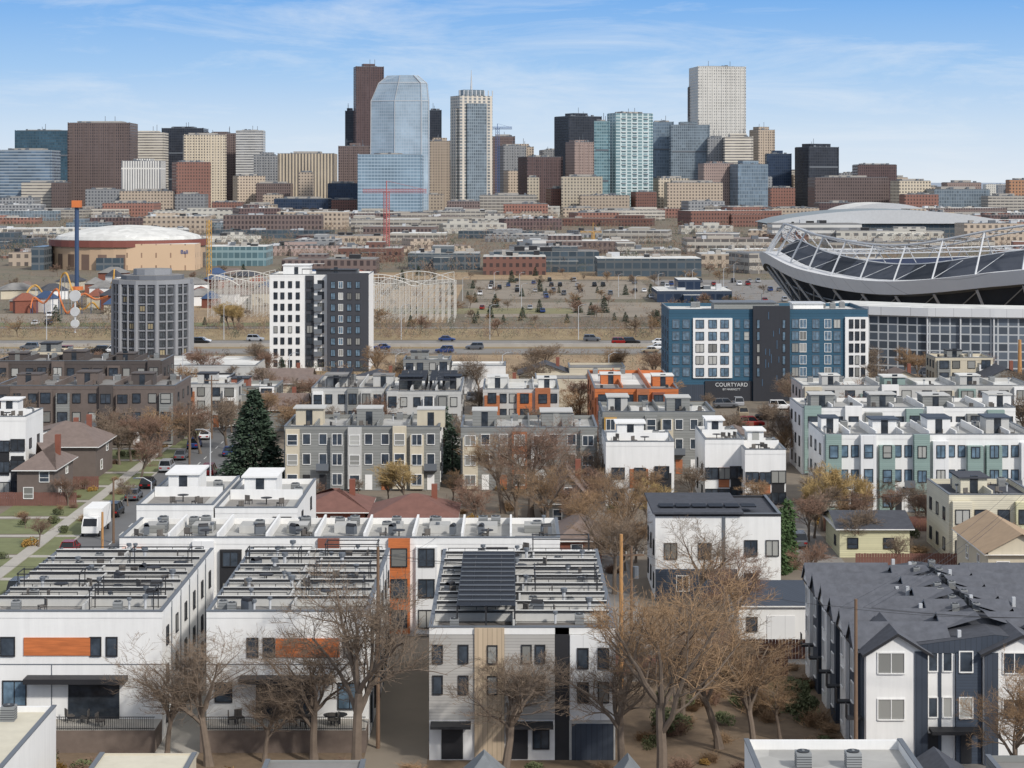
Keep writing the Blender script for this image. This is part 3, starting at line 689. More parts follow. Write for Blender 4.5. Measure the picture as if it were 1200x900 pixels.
def steel_coaster(pts,m,label,sm):
    T=thing('steel_roller_coaster',label,'roller coaster',(0,0,0)); B=MB()
    P=[]
    for i in range(len(pts)-1):
        p0=Vector(pts[max(i-1,0)]);p1=Vector(pts[i]);p2=Vector(pts[i+1]);p3=Vector(pts[min(i+2,len(pts)-1)])
        for k in range(6):
            t=k/6; P.append(.5*((2*p1)+(-p0+p2)*t+(2*p0-5*p1+4*p2-p3)*t*t+(-p0+3*p1-3*p2+p3)*t**3))
    off=Vector((0,.5,0)); B.tube([p-off for p in P],.12,5,m); B.tube([p+off for p in P],.12,5,m); B.tube([p-Vector((0,0,.4)) for p in P],.17,5,m)
    part(T,'track',B)
    for p in P[::4]: S=MB(); S.tube([(p.x,p.y,0),(p.x,p.y,p.z-.5)],.12,5,sm); part(T,'support_column',S)
def sc(lst,Y): return [(gx(a,Y+c),Y+c,gz(b,Y+c)) for a,b,c in lst]
steel_coaster(sc([(28,365,0),(32,342,2),(42,334,4),(52,347,5),(60,368,6),(68,350,6),(72,324,5),(78,320,3),(84,337,0),(95,362,-2),(108,354,-2),(118,362,0),(130,350,3),(134,316,4),(131,332,6),(120,366,8)],660),CY,'yellow steel roller coaster with tall loops',STEEL)
steel_coaster(sc([(36,360,0),(40,348,1),(52,354,0),(66,338,-3),(72,354,-4),(80,366,-3),(96,344,0),(112,350,2),(128,346,2)],640),COR,'orange steel roller coaster with curved track',CBL)
T=thing('drop_tower_ride','tall navy drop tower with orange top','amusement ride',(gx(90,690),690,0)); mb=MB(); mb.cyl(0,0,0,gz(243,690),.75,10,CBL); part(T,'tower',mb)
mb=MB(); z=gz(243,690); mb.box(-1.5,1.5,-1.5,1.5,z,z+2.4,COR,bot=True); part(T,'tower_head',mb); mb=MB(); mb.cyl(0,0,5,6.2,2.2,12,COR); part(T,'gondola',mb)
T=thing('lattice_tower_ride','slim yellow lattice tower ride','amusement ride',(gx(245,800),800,0)); mb=MB(); lattice(mb,(0,0,0),(0,0,gz(258,800)),.7,16,CY,.12); part(T,'mast',mb)
T=thing('observation_ride','white double disc ride on a mast','amusement ride',(gx(88,560),560,0)); mb=MB(); mb.cyl(0,0,0,12,.3,8,STEEL); part(T,'mast',mb)
mb=MB(); 
for zc,r in((6,1.3),(10.5,1.6),(2.6,1.2)):
    mb.tube([(0,-.5,zc),(0,.5,zc)],r,16,WCO); mb.face([(r*math.cos(a*.393),-.52,zc+r*math.sin(a*.393)) for a in range(16)],STEEL)
part(T,'satellite_disc',mb)
for _ in range(44):
    x=R(-185,-65);y=R(640,840)
    T=thing('park_pavilion','small colourful pavilion with pitched roof','pavilion',(x,y,0),R(0,3),group='amusement park pavilions'); w=R(3,7);h=R(3,5)
    mb=MB(); mb.box(-w,w,-w*.6,w*.6,0,h,random.choice([BEIGE,BRICKR,WHITE])); part(T,'wall',mb)
    mb=MB(); m=random.choice([CBL,SHINGB,BRICKR,MEMBD,SHING]); mb.loft([[(-w-.4,-w*.7,h),(w+.4,-w*.7,h),(w+.4,w*.7,h),(-w-.4,w*.7,h)],[(-w*.3,-.1,h+2.4),(w*.3,-.1,h+2.4),(w*.3,.1,h+2.4),(-w*.3,.1,h+2.4)]],m); part(T,'roof',mb)
# ================================================================= STADIUM
SX,SY,SA,SB=190,572,117,124
tab=[(-180,22),(-90,15),(-40,14),(-14,18),(0,21.5),(18,18.0),(35,16.6),(50,19.8),(70,25),(90,28),(135,26),(180,22)]
tabt=[(-180,8),(-90,6),(-40,6.5),(-14,8),(0,9),(18,10),(35,10),(50,11.5),(70,12),(90,11),(180,8)]
def ip(tb,ph):
    for i in range(len(tb)-1):
        a=tb[i];b=tb[i+1]
        if a[0]<=ph<=b[0]:
            t=(ph-a[0])/(b[0]-a[0]); p0=tb[max(i-1,0)][1];p3=tb[min(i+2,len(tb)-1)][1]
            return .5*((2*a[1])+(-p0+b[1])*t+(2*p0-5*a[1]+4*b[1]-p3)*t*t+(-p0+3*a[1]-3*b[1]+p3)*t**3)
def zr(ph): return ip(tab,ph)
def sp_(ph,k,z): a=math.radians(ph); return (SX-SA*k*math.cos(a),SY-SB*k*math.sin(a),z)
T=thing('football_stadium','huge oval stadium with white swooping rim and steel trusses','stadium',(0,0,0))
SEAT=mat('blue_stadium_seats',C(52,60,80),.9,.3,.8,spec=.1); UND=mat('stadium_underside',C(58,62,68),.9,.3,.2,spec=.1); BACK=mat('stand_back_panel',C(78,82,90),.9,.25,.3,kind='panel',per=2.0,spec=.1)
RIMM=mat('rim_panels',C(200,201,202),.7,.1,.1,kind='panel',per=3.0)
phs=[-180+2*i for i in range(181)]
mbF=MB();mbS=MB();mbU=MB();mbT=MB();mbR=MB();mbW=MB();mbK=MB();mbB=MB()
for i in range(180):
    a,b=phs[i],phs[i+1]; za,zb=zr(a),zr(b); oa,ob=ip(tabt,a),ip(tabt,b)
    mbF.face([sp_(a,.995,za-2.4),sp_(b,.995,zb-2.4),sp_(b,1.005,zb+1.0),sp_(a,1.005,za+1.0)],RIMM)
    mbF.face([sp_(a,1.005,za+1.0),sp_(b,1.005,zb+1.0),sp_(b,.965,zb+1.2),sp_(a,.965,za+1.2)],RIMM)
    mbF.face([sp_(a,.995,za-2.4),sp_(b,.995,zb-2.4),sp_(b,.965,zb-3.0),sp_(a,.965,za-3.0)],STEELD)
    k=.5
    mbS.face([sp_(a,.915,za+oa*k),sp_(b,.915,zb+ob*k),sp_(b,.74,8),sp_(a,.74,8)],SEAT)
    mbS.face([sp_(a,.74,7),sp_(b,.74,7),sp_(b,.5,.5),sp_(a,.5,.5)],SEAT)
    mbS.face([sp_(a,.74,8),sp_(b,.74,8),sp_(b,.74,7),sp_(a,.74,7)],STEEL)
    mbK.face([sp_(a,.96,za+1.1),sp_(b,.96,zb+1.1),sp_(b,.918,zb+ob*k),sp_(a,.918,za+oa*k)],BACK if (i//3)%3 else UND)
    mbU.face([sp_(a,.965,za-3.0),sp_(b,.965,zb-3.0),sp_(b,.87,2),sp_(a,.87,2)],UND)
    mbW.face([sp_(a,.87,0),sp_(b,.87,0),sp_(b,.87,2),sp_(a,.87,2)],fm('lowglass'))
    ta,tb=sp_(a,.95,za+oa),sp_(b,.95,zb+ob); ua,ub=sp_(a,.915,za+oa-1.2),sp_(b,.915,zb+ob-1.2)
    mbR.tube([ta,tb],.32,6,STEEL); mbR.tube([ua,ub],.22,5,STEEL); mbB.tube([sp_(a,.917,za+oa*k),sp_(b,.917,zb+ob*k)],.25,4,STEEL)
    mbT.tube([ta,ub],.09,3,STEEL); mbT.tube([ua,tb],.09,3,STEEL)
    if i%3==0:
        mbT.tube([sp_(a,.99,za+1.0),ta],.27,4,STEEL); mbT.tube([sp_(a,.915,za+oa*k),ta],.16,3,STEEL); mbT.tube([sp_(a,.99,za+1.0),sp_(b,.915,zb+ob*k)],.1,3,STEEL)
        mbT.tube([sp_(a,.985,za-2.6),sp_(a,.882,1.5)],.42,4,STEEL); mbT.tube([sp_(a,.93,9 if za>14 else 7),sp_(a+6,.975,zr(min(a+6,180))-2.8)],.18,3,STEELM)
    mbT.tube([sp_(a,.945,za*.62),sp_(b,.945,zb*.62)],.22,4,STEELM); mbT.tube([sp_(a,.91,za*.35),sp_(b,.91,zb*.35)],.2,4,STEELM)
part(T,'rim_fascia',mbF);part(T,'seating_bowl',mbS);part(T,'underside',mbU);part(T,'rim_truss',mbT);part(T,'rim_tube',mbR);part(T,'stand_rail',mbB);part(T,'concourse_wall',mbW);part(T,'stand_back',mbK)
mb=MB(); arc=[(72,454),(80,445),(92,439),(106,436),(122,434),(150,434),(190,438),(190,444),(122,444),(98,452),(78,466)]
mb.prism(arc,0,13.0,facade('stadium_grid',C(184,188,191),C(44,58,74),2.2,1.85,.84,.84,wvar=.05,gv=.8),MEMBD); part(T,'podium_wall',mb)
mb=MB(); arc2=[(x+(-1 if x<77 else 0),y-(1.2 if y<450 and x<191 and i<7 else 0)) for i,(x,y) in enumerate(arc)]; mb.prism(arc2,13.02,14.9,RIMM,WROOF,bot=True); part(T,'podium_roof',mb)
for i in range(6):
    a=arc[i];b=arc[i+1]; n=max(1,int(math.dist(a,b)/7))
    for k in range(n): 
        x=a[0]+(b[0]-a[0])*k/n;y=a[1]+(b[1]-a[1])*k/n; mb=MB(); mb.box(x-.15,x+.15,y-.7,y-.05,0,13.0,STEEL); part(T,'podium_column',mb)
mb=MB(); mb.face([sp_(p,.5,.3) for p in range(0,360,10)],LAWN); part(T,'playing_field',mb)
# ================================================================= HOTEL
Y=387; x0=gx(784,Y);x1=gx(1017,Y)
T=hbox('hotel','six storey teal blue and black hotel with white panels','hotel',x0,x1,Y,Y+20,17.2,NAVY,WROOF,.7)
def ux(px,Y=387): return gx(px,Y)-x0
BLK=mat('black_panel',C(42,44,50),.6,.15,kind='panel',per=.9)
panel(T,'F',ux(812),ux(858),4.5,16.2,WHITE,.35); panel(T,'F',ux(882),ux(925),0,18.6,BLK,.9); panel(T,'F',ux(990),ux(1017)+.02,3.2,16.4,WHITE,.5); panel(T,'F',ux(826),ux(881),0,3.9,BLK,.3);panel(T,'F',ux(784),ux(825),0,3.2,CHARB,.2);panel(T,'F',ux(925)+.01,ux(990),0,3.4,BLK,.25)
for fl in range(5):
    z=4.9+fl*2.35
    for px in(792,804): win(T,'F',ux(px),z,1.2,1.5,'g','v',GLT)
    for px in(820,835,849): win(T,'F',ux(px),z,1.5,1.5,'k','v',GLT,out=.35)
    for px in(864,875): win(T,'F',ux(px),z,.9,1.5,'g','h',GLT)
    for px in(888,918): win(T,'F',ux(px),z,.5,1.6,'k','',GLT,out=.9)
    for px in(932,941,956,970,981): win(T,'F',ux(px),z,1.2,1.6,'w' if px in(941,970) else 'g','v',GLT)
    for px in(997,1004,1011): win(T,'F',ux(px),z,.7,1.6,'k','',GLB,out=.5)
    for v in(3,9,15): win(T,'L',v,z,1.3,1.5,'g','v',GLT)
sgm=mat('facade_strip_blue',C(70,96,120),.5,.1)
for k in range(12): 
    mbs=MB(); x=ux(R(892,914)); z=R(2,16); mbs.box(x,x+.12,-.96,-.9,z,z+R(.8,2.0),sgm,bot=True); part(T,'facade_strip',mbs,(-(x1-x0)/2,0,0))
for px in range(930,990,10): win(T,'F',ux(px),.4,1.4,2.3,'k','v',GLT,out=.25)
SIGNW=mat('sign_white',C(200,202,202),.6,.02)
text(T,'COURTYARD',1.05,(ux(857)-(x1-x0)/2,-.36,2.85),SIGNW); text(T,'BY MARRIOTT',.55,(ux(857)-(x1-x0)/2,-.36,2.1),SIGNW)
penthouse(T,-4,6,12,6,17.2,1.6,GREYW,STEELD,door=False); penthouse(T,9,8,6,5,17.2,1.3,WHITE,STEEL,door=False)
for k in range(8): ac(R(x0+2,x1-2),Y+R(3,17),17.25,1.2)
# ================================================================= WHITE/BLACK TOWER
Y=448; xa=gx(316,Y);xb=gx(432,Y)
T=hbox('apartment_tower','eight storey white and charcoal apartment tower','apartment block',xa,xb,Y,Y+16,21.3,WHITE,MEMB,.5)
W=xb-xa; us=lambda px:gx(px,Y)-xa
CPN=mat('charcoal_panel',C(58,60,66),.7,.12,kind='panel',per=1.2)
panel(T,'F',us(384),W+.02,0,22.2,CPN,1.6); panel(T,'F',us(358),us(368),1,21.6,CPN,.2)
for fl in range(8):
    z=1.0+fl*2.55
    for px in(323,331,340,349): win(T,'F',us(px),z,.75,1.4,'k','',GLB)
    win(T,'F',us(363),z,1.2,1.6,'k','v',GLB,out=.2)
    win(T,'F',us(376),z,1.3,1.6,'k','v',GLB)
    for px in(391,400,410,420): win(T,'F',us(px),z,.9,1.4,'w' if px in(400,) else 'k','v',GLT,out=1.6)
    if fl>0:
        mb=MB(); mb.box(-.9,.9,-1.1,0,z-.2,z,STEELD,bot=True); mb.box(-.9,.9,-1.1,-1.05,z,z+.9,STEELD); part(T,'balcony',mb,(us(373)-W/2,0,0))
penthouse(T,-5.5,3,6,6,21.3,2.4,WHITE,WHITE,.2); penthouse(T,3.5,3,9,6,21.3,1.3,CPN,DARK,.2)
mb=MB(); mb.box(-4,2.5,1,1.1,22.9,23.1,DARK,bot=True); mb.box(-4,-3.9,1,1.1,21.4,22.9,DARK); mb.box(2.4,2.5,1,1.1,21.4,22.9,DARK); part(T,'railing',mb)
for _ in range(7): ac(R(xa+2,xb-2),Y+R(8,15),21.35,1.2)
# ================================================================= MANY SIDED TOWER
Y=452; xc=gx(179,Y+9); Rr=8.9
T=thing('round_apartment_tower','grey many-sided apartment tower with ribbed columns','apartment block',(xc,Y+Rr,0)); n=12
CHT=mat('charcoal_concrete',C(104,107,113),.8,.15,.3); RIBM=mat('rib_concrete',C(138,140,144),.8,.15,.3)
poly=[(Rr*math.cos(2*math.pi*(k+.5)/n),Rr*.9*math.sin(2*math.pi*(k+.5)/n)) for k in range(n)]
mb=MB(); mb.prism(poly,0,19.2,CHT,MEMBD); part(T,'wall',mb)
mb=MB(); mb.prism([(x*1.05,y*1.05) for x,y in poly],19.22,20.2,RIBM,MEMBD,bot=True); mb.prism([(x*.82,y*.82) for x,y in poly],20.22,21.2,CHT,MEMBD); mb.prism([(x*.5,y*.5) for x,y in poly],21.22,22.6,RIBM,MEMBD); part(T,'roof',mb)
gw=glassmat('amber_window_glass',C(62,66,70),C(168,156,128),.16)
for k in range(n):
    a=poly[k];b=poly[(k+1)%n]; mx=(a[0]+b[0])/2;my=(a[1]+b[1])/2
    mbc=MB(); mbc.cyl(a[0]*1.02,a[1]*1.02,0,19.2,.5,8,RIBM); part(T,'column',mbc)
    if my>Rr*.3: continue
    r=math.atan2(b[1]-a[1],b[0]-a[0])
    for fl in range(9):
        for q in(.3,.7):
            x=a[0]+(b[0]-a[0])*q;y=a[1]+(b[1]-a[1])*q
            part(T,'window',winmesh(1.1,1.2,'k','v',gw)[2],(x,y,1+fl*2.03),r)
    mbc=MB(); mbc.cyl(mx*1.03,my*1.03,0,19.2,.22,6,RIBM); part(T,'column',mbc)
for fl in range(1,9):
    mb=MB(); mb.prism([(x*1.025,y*1.025) for x,y in poly],.45+fl*2.03,.65+fl*2.03,RIBM,bot=True); part(T,'floor_band',mb)
# ================================================================= GENERIC ROW HOUSES
def row(label,x0,x1,y0,y1,h,wall,n,accs,roof=MEMB,fr='k',fl=3,pent=2.6,pm=None,side=None,group='rows of townhouses',near=False,gl=None,cap=DARK,acs=True,bayout=.7,garage=False,pev=2,bw=.44):
    T=hbox('townhouse_row',label,'townhouses',x0,x1,y0,y1,h,wall,roof,.6,group=group)
    W,D=DIM[T.name]; uw=W/n; fh=h/fl
    for i in range(n):
        u0=i*uw; a=accs[i%len(accs)]; L=i%2==0
        b0=u0+(.06 if L else .94-bw)*uw; b1=b0+bw*uw; hh=h+R(-.9,.9)
        panel(T,'F',b0,b1,fh*.95 if garage else .3,hh,a,bayout,name='bay')
        wst=random.choice(['v','v','h','']); wh=R(1.3,1.65)
        for k in range(fl):
            z=.9+k*fh; ww=min(1.9,uw*.3)
            win(T,'F',(b0+b1)/2,z,round(ww,1),round(wh,1),fr,wst,gl,out=bayout,near=near)
            o=u0+((.06+bw+.94)/2 if L else (.94-bw)/2)*uw
            if k==0:
                mb=MB(); mb.box(-.5,.5,-.07,0,.1,2.2,random.choice([WOODB,DARK,WHITE])); part(T,'door',mb,(o-W/2,0,0))
            else: win(T,'F',o,z,round(ww*.8,1),1.4,fr,'',gl,near=near)
        if k and R(0,1)<.4:
            mb=MB(); mb.box(-uw*.2,uw*.2,-1.1,-.01,fh*1.0,fh*1.0+.15,DARK,bot=True); mb.box(-uw*.2,uw*.2,-1.1,-1.05,fh+.15,fh+1.1,STEELD); part(T,'balcony',mb,(o-W/2,0,0))
        if pent and i%pev==0:
            pw=min(uw*.9,4.2)*R(.7,1.05); penthouse(T,u0+uw*R(.5,.9)-W/2,D*R(.25,.45),pw,R(3,4.5),h+.04,pent*R(.78,1),random.choice([pm or a,wall]),cap,R(.05,.35))
        mb=MB(); mb.box(u0-W/2-.1,u0-W/2+.1,.3,D-.3,h+.04,h+1.0,wall)
        if i: part(T,'parapet_divider',mb)
        mb=MB(); mb.box(u0-W/2+.4,u0-W/2+uw-.4,.5,D*.35,h+.05,h+.1,random.choice([DECK,DECKL,MEMBD])); part(T,'roof_deck',mb)
        if acs and R(0,1)<.8: ac(x0+u0+uw*R(.3,.7),y1-R(1,2),h+.05)
        for _ in range(2):
            if R(0,1)<.4: chair(x0+u0+uw*R(.2,.8),y0+R(1,3),h+.11,R(0,6))
        vent(x0+u0+uw*R(.2,.8),y0+D*R(.4,.9),h+.05)
    s=side or ('R' if x0<0 else 'L')
    for k in range(fl):
        for v in (D*.2,D*.5,D*.8): win(T,s,v,.9+k*fh,1.0,1.3,fr,'',gl,near=near)
    return T
def gable(name,label,cat,x0,x1,y0,y1,eave,ridge,wall,roofm,axis='x',over=.5,group=None,wins=None,hip=0,fr='w',chim=False):
    W=x1-x0;D=y1-y0; T=thing(name,label,cat,((x0+x1)/2,y0,0),group=group); DIM[T.name]=(W,D)
    mb=MB(); mb.box(-W/2,W/2,0,D,0,eave,wall)
    if not hip:
        if axis=='x':
            for sx in(-1,1): mb.face([(sx*W/2,0,eave),(sx*W/2,D,eave),(sx*W/2,D/2,ridge-.1)],wall)
        else:
            for yy in(0,D): mb.face([(-W/2,yy,eave),(W/2,yy,eave),(0,yy,ridge-.1)],wall)
    part(T,'wall',mb)
    r=MB(); o=over; s=(ridge-eave)/((D if axis=='x' else W)/2); ze=eave-o*s+.05
    if axis=='x':
        h_=hip*D/2
        A=[(-W/2-o,-o,ze),(W/2+o,-o,ze),(W/2+o,D+o,ze),(-W/2-o,D+o,ze)]; P=(-W/2-o+h_+(o if hip else 0),D/2,ridge);Q=(W/2+o-h_-(o if hip else 0),D/2,ridge)
        r.face([A[0],A[1],Q,P],roofm); r.face([A[2],A[3],P,Q],roofm)
        if hip: r.face([A[1],A[2],Q],roofm); r.face([A[3],A[0],P],roofm)
    else:
        h_=hip*W/2
        A=[(-W/2-o,-o,ze),(W/2+o,-o,ze),(W/2+o,D+o,ze),(-W/2-o,D+o,ze)]; P=(0,-o+h_+(o if hip else 0),ridge);Q=(0,D+o-h_-(o if hip else 0),ridge)
        r.face([A[0],P,Q,A[3]],roofm); r.face([A[1],A[2],Q,P],roofm)
        if hip: r.face([A[0],A[1],P],roofm); r.face([A[2],A[3],Q],roofm)
    r.face([(a[0],a[1],a[2]-.12) for a in A],WHITE)
    for i in range(4):
        a=A[i];b=A[(i+1)%4]
        if hip or (axis=='x' and i%2==0) or (axis=='y' and i%2==1): r.face([(a[0],a[1],a[2]-.12),(b[0],b[1],b[2]-.12),b,a],WHITE)
    part(T,'roof',r)
    if chim:
        mb=MB(); mb.box(W*.2,W*.2+.7,D*.6,D*.6+.7,eave,ridge+.9,BRICKR); part(T,'chimney',mb)
    for (f,u,z,w,h) in (wins or []): win(T,f,u,z,w,h,fr,'h')
    return T
row('grey and beige townhouse row with rooftop penthouses',gx(333,275),gx(515,275),275,289,8.3,GREYW,5,[BEIGE,GREYW,WGREY,BEIGE],MEMB,'w',pm=BEIGE,cap=WGREY)
row('grey and beige townhouse row with wood accents',gx(540,275),gx(700,275),275,289,8.2,GREYW,4,[BEIGE,WOODB,WGREY,GREYW],MEMB,'w',pm=BEIGE,cap=WGREY)
row('mustard and grey townhouses with flat roofs',gx(706,290),gx(838,290),290,303,8.6,GREYW,4,[YEL,GREYW,BEIGE,GREYW],WROOF,'w',pm=WGREY,cap=WGREY)
row('sage grey and white townhouse row with rooftop decks',gx(965,257),gx(1215,257),257,270,9.5,WHITE,8,[TEAL,WHITE2,TEAL],MEMB,'k',pm=WGREY,cap=CHAR,gl=GLT,bayout=.9,pent=2.3,pev=2,bw=.58)
row('white townhouse row with sage bays behind another row',gx(940,290),gx(1190,290),290,303,9.2,WHITE,7,[TEAL,WHITE,GREYW],MEMB,'k',pm=GREYW,cap=WGREY,pent=2.2,bw=.55)
row('cream townhouses with flat pale roofs',gx(940,335),gx(1210,335),335,348,7.8,WGREY,6,[BEIGE,TEAL,WHITE],WROOF,'k',pm=TEAL,cap=WROOF,pent=1.8)
row('dark brick townhouse row with flat roofs',gx(-6,322),gx(205,322),322,338,9.1,BRICKB,6,[BRICKD,BRICKB,GREYW],MEMBD,'k',pm=BRICKD,cap=BRICKD,pent=2.1)
row('dark brown townhouses behind the brick row',gx(-6,365),gx(190,365),365,378,9.2,BRICKD,6,[BRICKB,BRICKD],MEMBD,'k',pm=BRICKB,cap=BRICKD,pent=1.8)
row('townhouses with brown wood walls and white roofs',gx(566,331),gx(655,331),331,348,7.6,WGREY,3,[WOODB,ORANGE,WOODB],WROOF,'k',pm=WROOF,cap=WROOF,pent=2,bw=.6)
row('wood clad townhouses with white membrane roofs',gx(697,326),gx(795,326),326,358,8.2,ORANGE,3,[BRICKR,WOODB,BRICKR],WROOF,'k',pm=WROOF,cap=WROOF,pent=1.9)
row('grey townhouses with dark roof structures',gx(365,325),gx(450,325),325,345,8.4,WGREY,3,[WHITE,GREYW,WGREY],MEMBD,'k',pm=WGREY,cap=MEMBD,pent=2)
row('pale grey townhouses with solar roof',gx(452,322),gx(540,322),322,345,8.2,WGREY,3,[WGREY,WHITE,GREYW],WROOF,'k',pm=GREYW,cap=SOLAR,pent=2)
def solar(x0,x1,y0,y1,z,tilt=.8,lab='black solar array on raised frame over a flat roof',gap=.02,zl=1.6):
    T=thing('solar_array',lab,'solar panels',((x0+x1)/2,y0,z)); w=(x1-x0)/2;d=y1-y0
    mb=MB(); n=max(2,int(d/1.7)); c=max(2,int(2*w/1.05))
    for j in range(n):
        for i in range(c):
            a=-w+2*w*i/c+gap;b=-w+2*w*(i+1)/c-gap;p=d*j/n+gap;q=d*(j+1)/n-gap
            za=zl+tilt*p/d;zb=zl+tilt*q/d; mb.face([(a,p,za),(b,p,za),(b,q,zb),(a,q,zb)],SOLAR)
    part(T,'panel',mb); mb=MB()
    for x in(-w,0,w):
        for t in(0,.25,.5,.75,1): mb.box(x-.06,x+.06,d*t-.06,d*t+.06,0,zl+tilt*t-.05,DARK)
        mb.tube([(x,0,zl-.06),(x,d,zl-.06+tilt)],.07,4,DARK)
    if d>15:
        for j in range(1,n): yy=d*j/n; mb.box(-w,w,yy-.05,yy+.05,zl+tilt*j/n+.02,zl+tilt*j/n+.1,STEELD,bot=True)
    part(T,'support_frame',mb)
solar(gx(470,333),gx(500,333),328,338,8.3); solar(gx(385,333),gx(410,333),330,340,8.5)
solar(gx(505,333),gx(535,333),328,338,8.3)
hbox('warehouse','low building with bright white flat roof','warehouse',gx(180,410),gx(300,410),410,432,4.4,WGREY,WROOF,.4)
hbox('warehouse','low building with bright white flat roof','warehouse',gx(205,372),gx(262,372),372,388,5,DARK,WROOF,.4)
def modern(px0,px1,Y,h,D,label,wall=WHITE,acc=WOODB,pen=True,near=False):
    x0=gx(px0,Y);x1=gx(px1,Y); T=hbox('modern_house',label,'house',x0,x1,Y,Y+D,h,wall,MEMB,.6); W,D=DIM[T.name]
    panel(T,'F',W*.35,W*.62,h*.3,h*.62,acc,.12); panel(T,'F',W*.66,W*.96,h*.1,h*.55,DARK,.1)
    for k in range(int(h//2.8)):
        win(T,'F',W*.18,.8+k*2.8,1.6,1.4,'k','v',near=near); win(T,'F',W*.5,.8+k*2.8,1.4,1.4,'k','v',out=.13,near=near)
        win(T,'F',W*.82,.9+k*2.8,1.8,1.5,'k','v',GLB,out=.1)
    s='R' if x0<0 else 'L'
    for v in(D*.25,D*.7):
        for k in range(int(h//2.8)): win(T,s,v,1+k*2.8,1.1,1.2,'k','')
    if pen:
        penthouse(T,-W*.1,D*.5,W*.4,D*.3,h+.04,2.2,wall,WHITE,.3)
        mb=MB(); mb.box(-W*.45,W*.3,.6,D*.42,h+.05,h+.1,DECKL); part(T,'roof_deck',mb)
        mb=MB(); mb.box(-W*.46,W*.46,D*.44,D*.44+.2,h+.04,h+1.1,wall); part(T,'parapet_divider',mb)
    for k in range(3): chair(x0+R(.1,.8)*W,Y+R(1,D*.4),h+.11,R(0,6))
    table(x0+R(.2,.8)*W,Y+D*.25,h+.11)
    ac(x0+W*.8,Y+D*.7,h+.05); ac(x0+W*.88,Y+D*.55,h+.05); return T
modern(710,790,262,7.9,12,'white modern house with flat roof and wood panel')
modern(826,872,262,8.2,14,'white stucco cubic house with dark windows'); modern(873,921,258,7.4,12,'white modern duplex with cedar garage panel')
T=modern(160,250,206,8.7,20,'white cubic house with stepped roof terraces'); T=modern(252,348,206,8.4,20,'white modern house with roof decks')
gable('brick_bungalow','long low red brick house with brown hip roof','house',gx(350,240),gx(428,240),240,250,3.1,5.0,BRICKR,SHINGR,'x',.6,group='brick bungalows',hip=.9,wins=[('F',1.6,1,1.3,1.3),('F',4.6,1,1.3,1.3)],chim=True)
gable('brick_bungalow','long low red brick house with brown hip roof','house',gx(436,236),gx(532,236),236,246,3.1,5.0,BRICKR,SHINGR,'x',.6,group='brick bungalows',hip=.9,wins=[('F',1.6,1,1.3,1.3),('F',6.6,1,1.3,1.3)],chim=True)
gable('gabled_house','old grey wooden house with steep gable','house',gx(640,245),gx(692,245),245,257,3.6,6.6,GREYW,SHINGB,'y',.5,wins=[('F',1.4,1,1,1.3),('F',4,1,1,1.3),('F',2.7,3.9,.9,1.1)],chim=True)
gable('bungalow','small house with brown shingle roof','house',gx(655,222),gx(705,222),222,232,3,4.6,BRICKR,SHINGB,'y',.5,hip=1,wins=[('F',2,1,1.2,1.2)])
for a,b,Y,m in((34,112,285,SHINGB),(20,62,262,SHINGB)):
    gable('brick_house','brick house with grey brown gabled roof','house',gx(a,Y),gx(b,Y),Y,Y+12,5,7.6,BRICKB,m,'x',.6,group='brick houses by the street',wins=[('F',1.5,1,1.2,1.4),('F',3.6,3.2,1.2,1.3),('R',4,1,1.2,1.3),('R',8,3.2,1.2,1.3)],hip=.6,chim=True)
modern(-20,30,268,10.5,10,'white and black modern house with roof canopy',acc=DARK)
Y=203; x0=gx(768,Y);x1=gx(915,Y); T=hbox('duplex_house','white duplex with charcoal base and dark flat roof','house',x0,x1,Y,Y+12,8.6,WHITE,SHING,.25,DARK); W=x1-x0
u=lambda px:gx(px,203)-x0
panel(T,'F',0,u(864),0,3.2,CHAR,.08); panel(T,'F',u(846),u(850),3.2,8.5,STEELD,.06,'downpipe')
for px,z in((786,4.3),(826,4.3),(880,4.6),(905,4.6),(880,1.2)): win(T,'F',u(px),z,1.2,1.5,'k','v',near=True,out=.02)
win(T,'F',u(800),1,1.2,1.5,'w','v',near=True,out=.08)
for v in(2,6,10):
    for z in(1,4.4): win(T,'L',v,z,.9,1.4,'k','')
mb=MB(); mb.box(-W/2-.3,W*.2,-.5,12.4,8.9,9.1,SHING,bot=True); part(T,'roof_cap',mb)
for k in range(6): mb=MB(); mb.box(-W/2+.6+k*1.7,-W/2+2.1+k*1.7,2,4,9.2,9.3,SOLAR,bot=True); part(T,'solar_panel',mb)
gable('garage','white garage with dark metal roof','garage',gx(866,184),gx(946,184),184,193,3.6,5,WHITE,CHARB,'x',.3,fr='k',wins=[('F',1.2,1.2,.9,1.2)])
T=bpy.data.objects['garage']; panel(T,'F',2.6,5.2,.1,2.6,WHITE2,.06,'garage_door')
gable('small_yellow_house','pale yellow cottage with grey low gable roof','house',gx(984,226),gx(1066,226),226,236,3.4,4.6,GREENP,SHING,'x',.5,wins=[('F',1.5,1.1,1.1,1.1),('F',5.6,1.1,1.1,1.1),('L',3,1,1,1)],fr='k')
row('cream siding houses with grey roofs and dark windows',gx(1112,224),gx(1215,224),224,236,6.9,CREAM,2,[CREAM,GREENP],SHING,'k',2,2.0,pm=CREAM,cap=SHING)
gable('tan_house','tan stucco house with light brown roof','house',gx(1158,200),gx(1235,200),200,214,5.6,7.4,BEIGE,mat('tan_shingle',C(164,140,113),.95,.25,1.0),'y',.5,wins=[('F',1.5,3.2,1.2,1.3),('L',4,3.2,1,1.3),('L',9,3.2,1,1.3)])
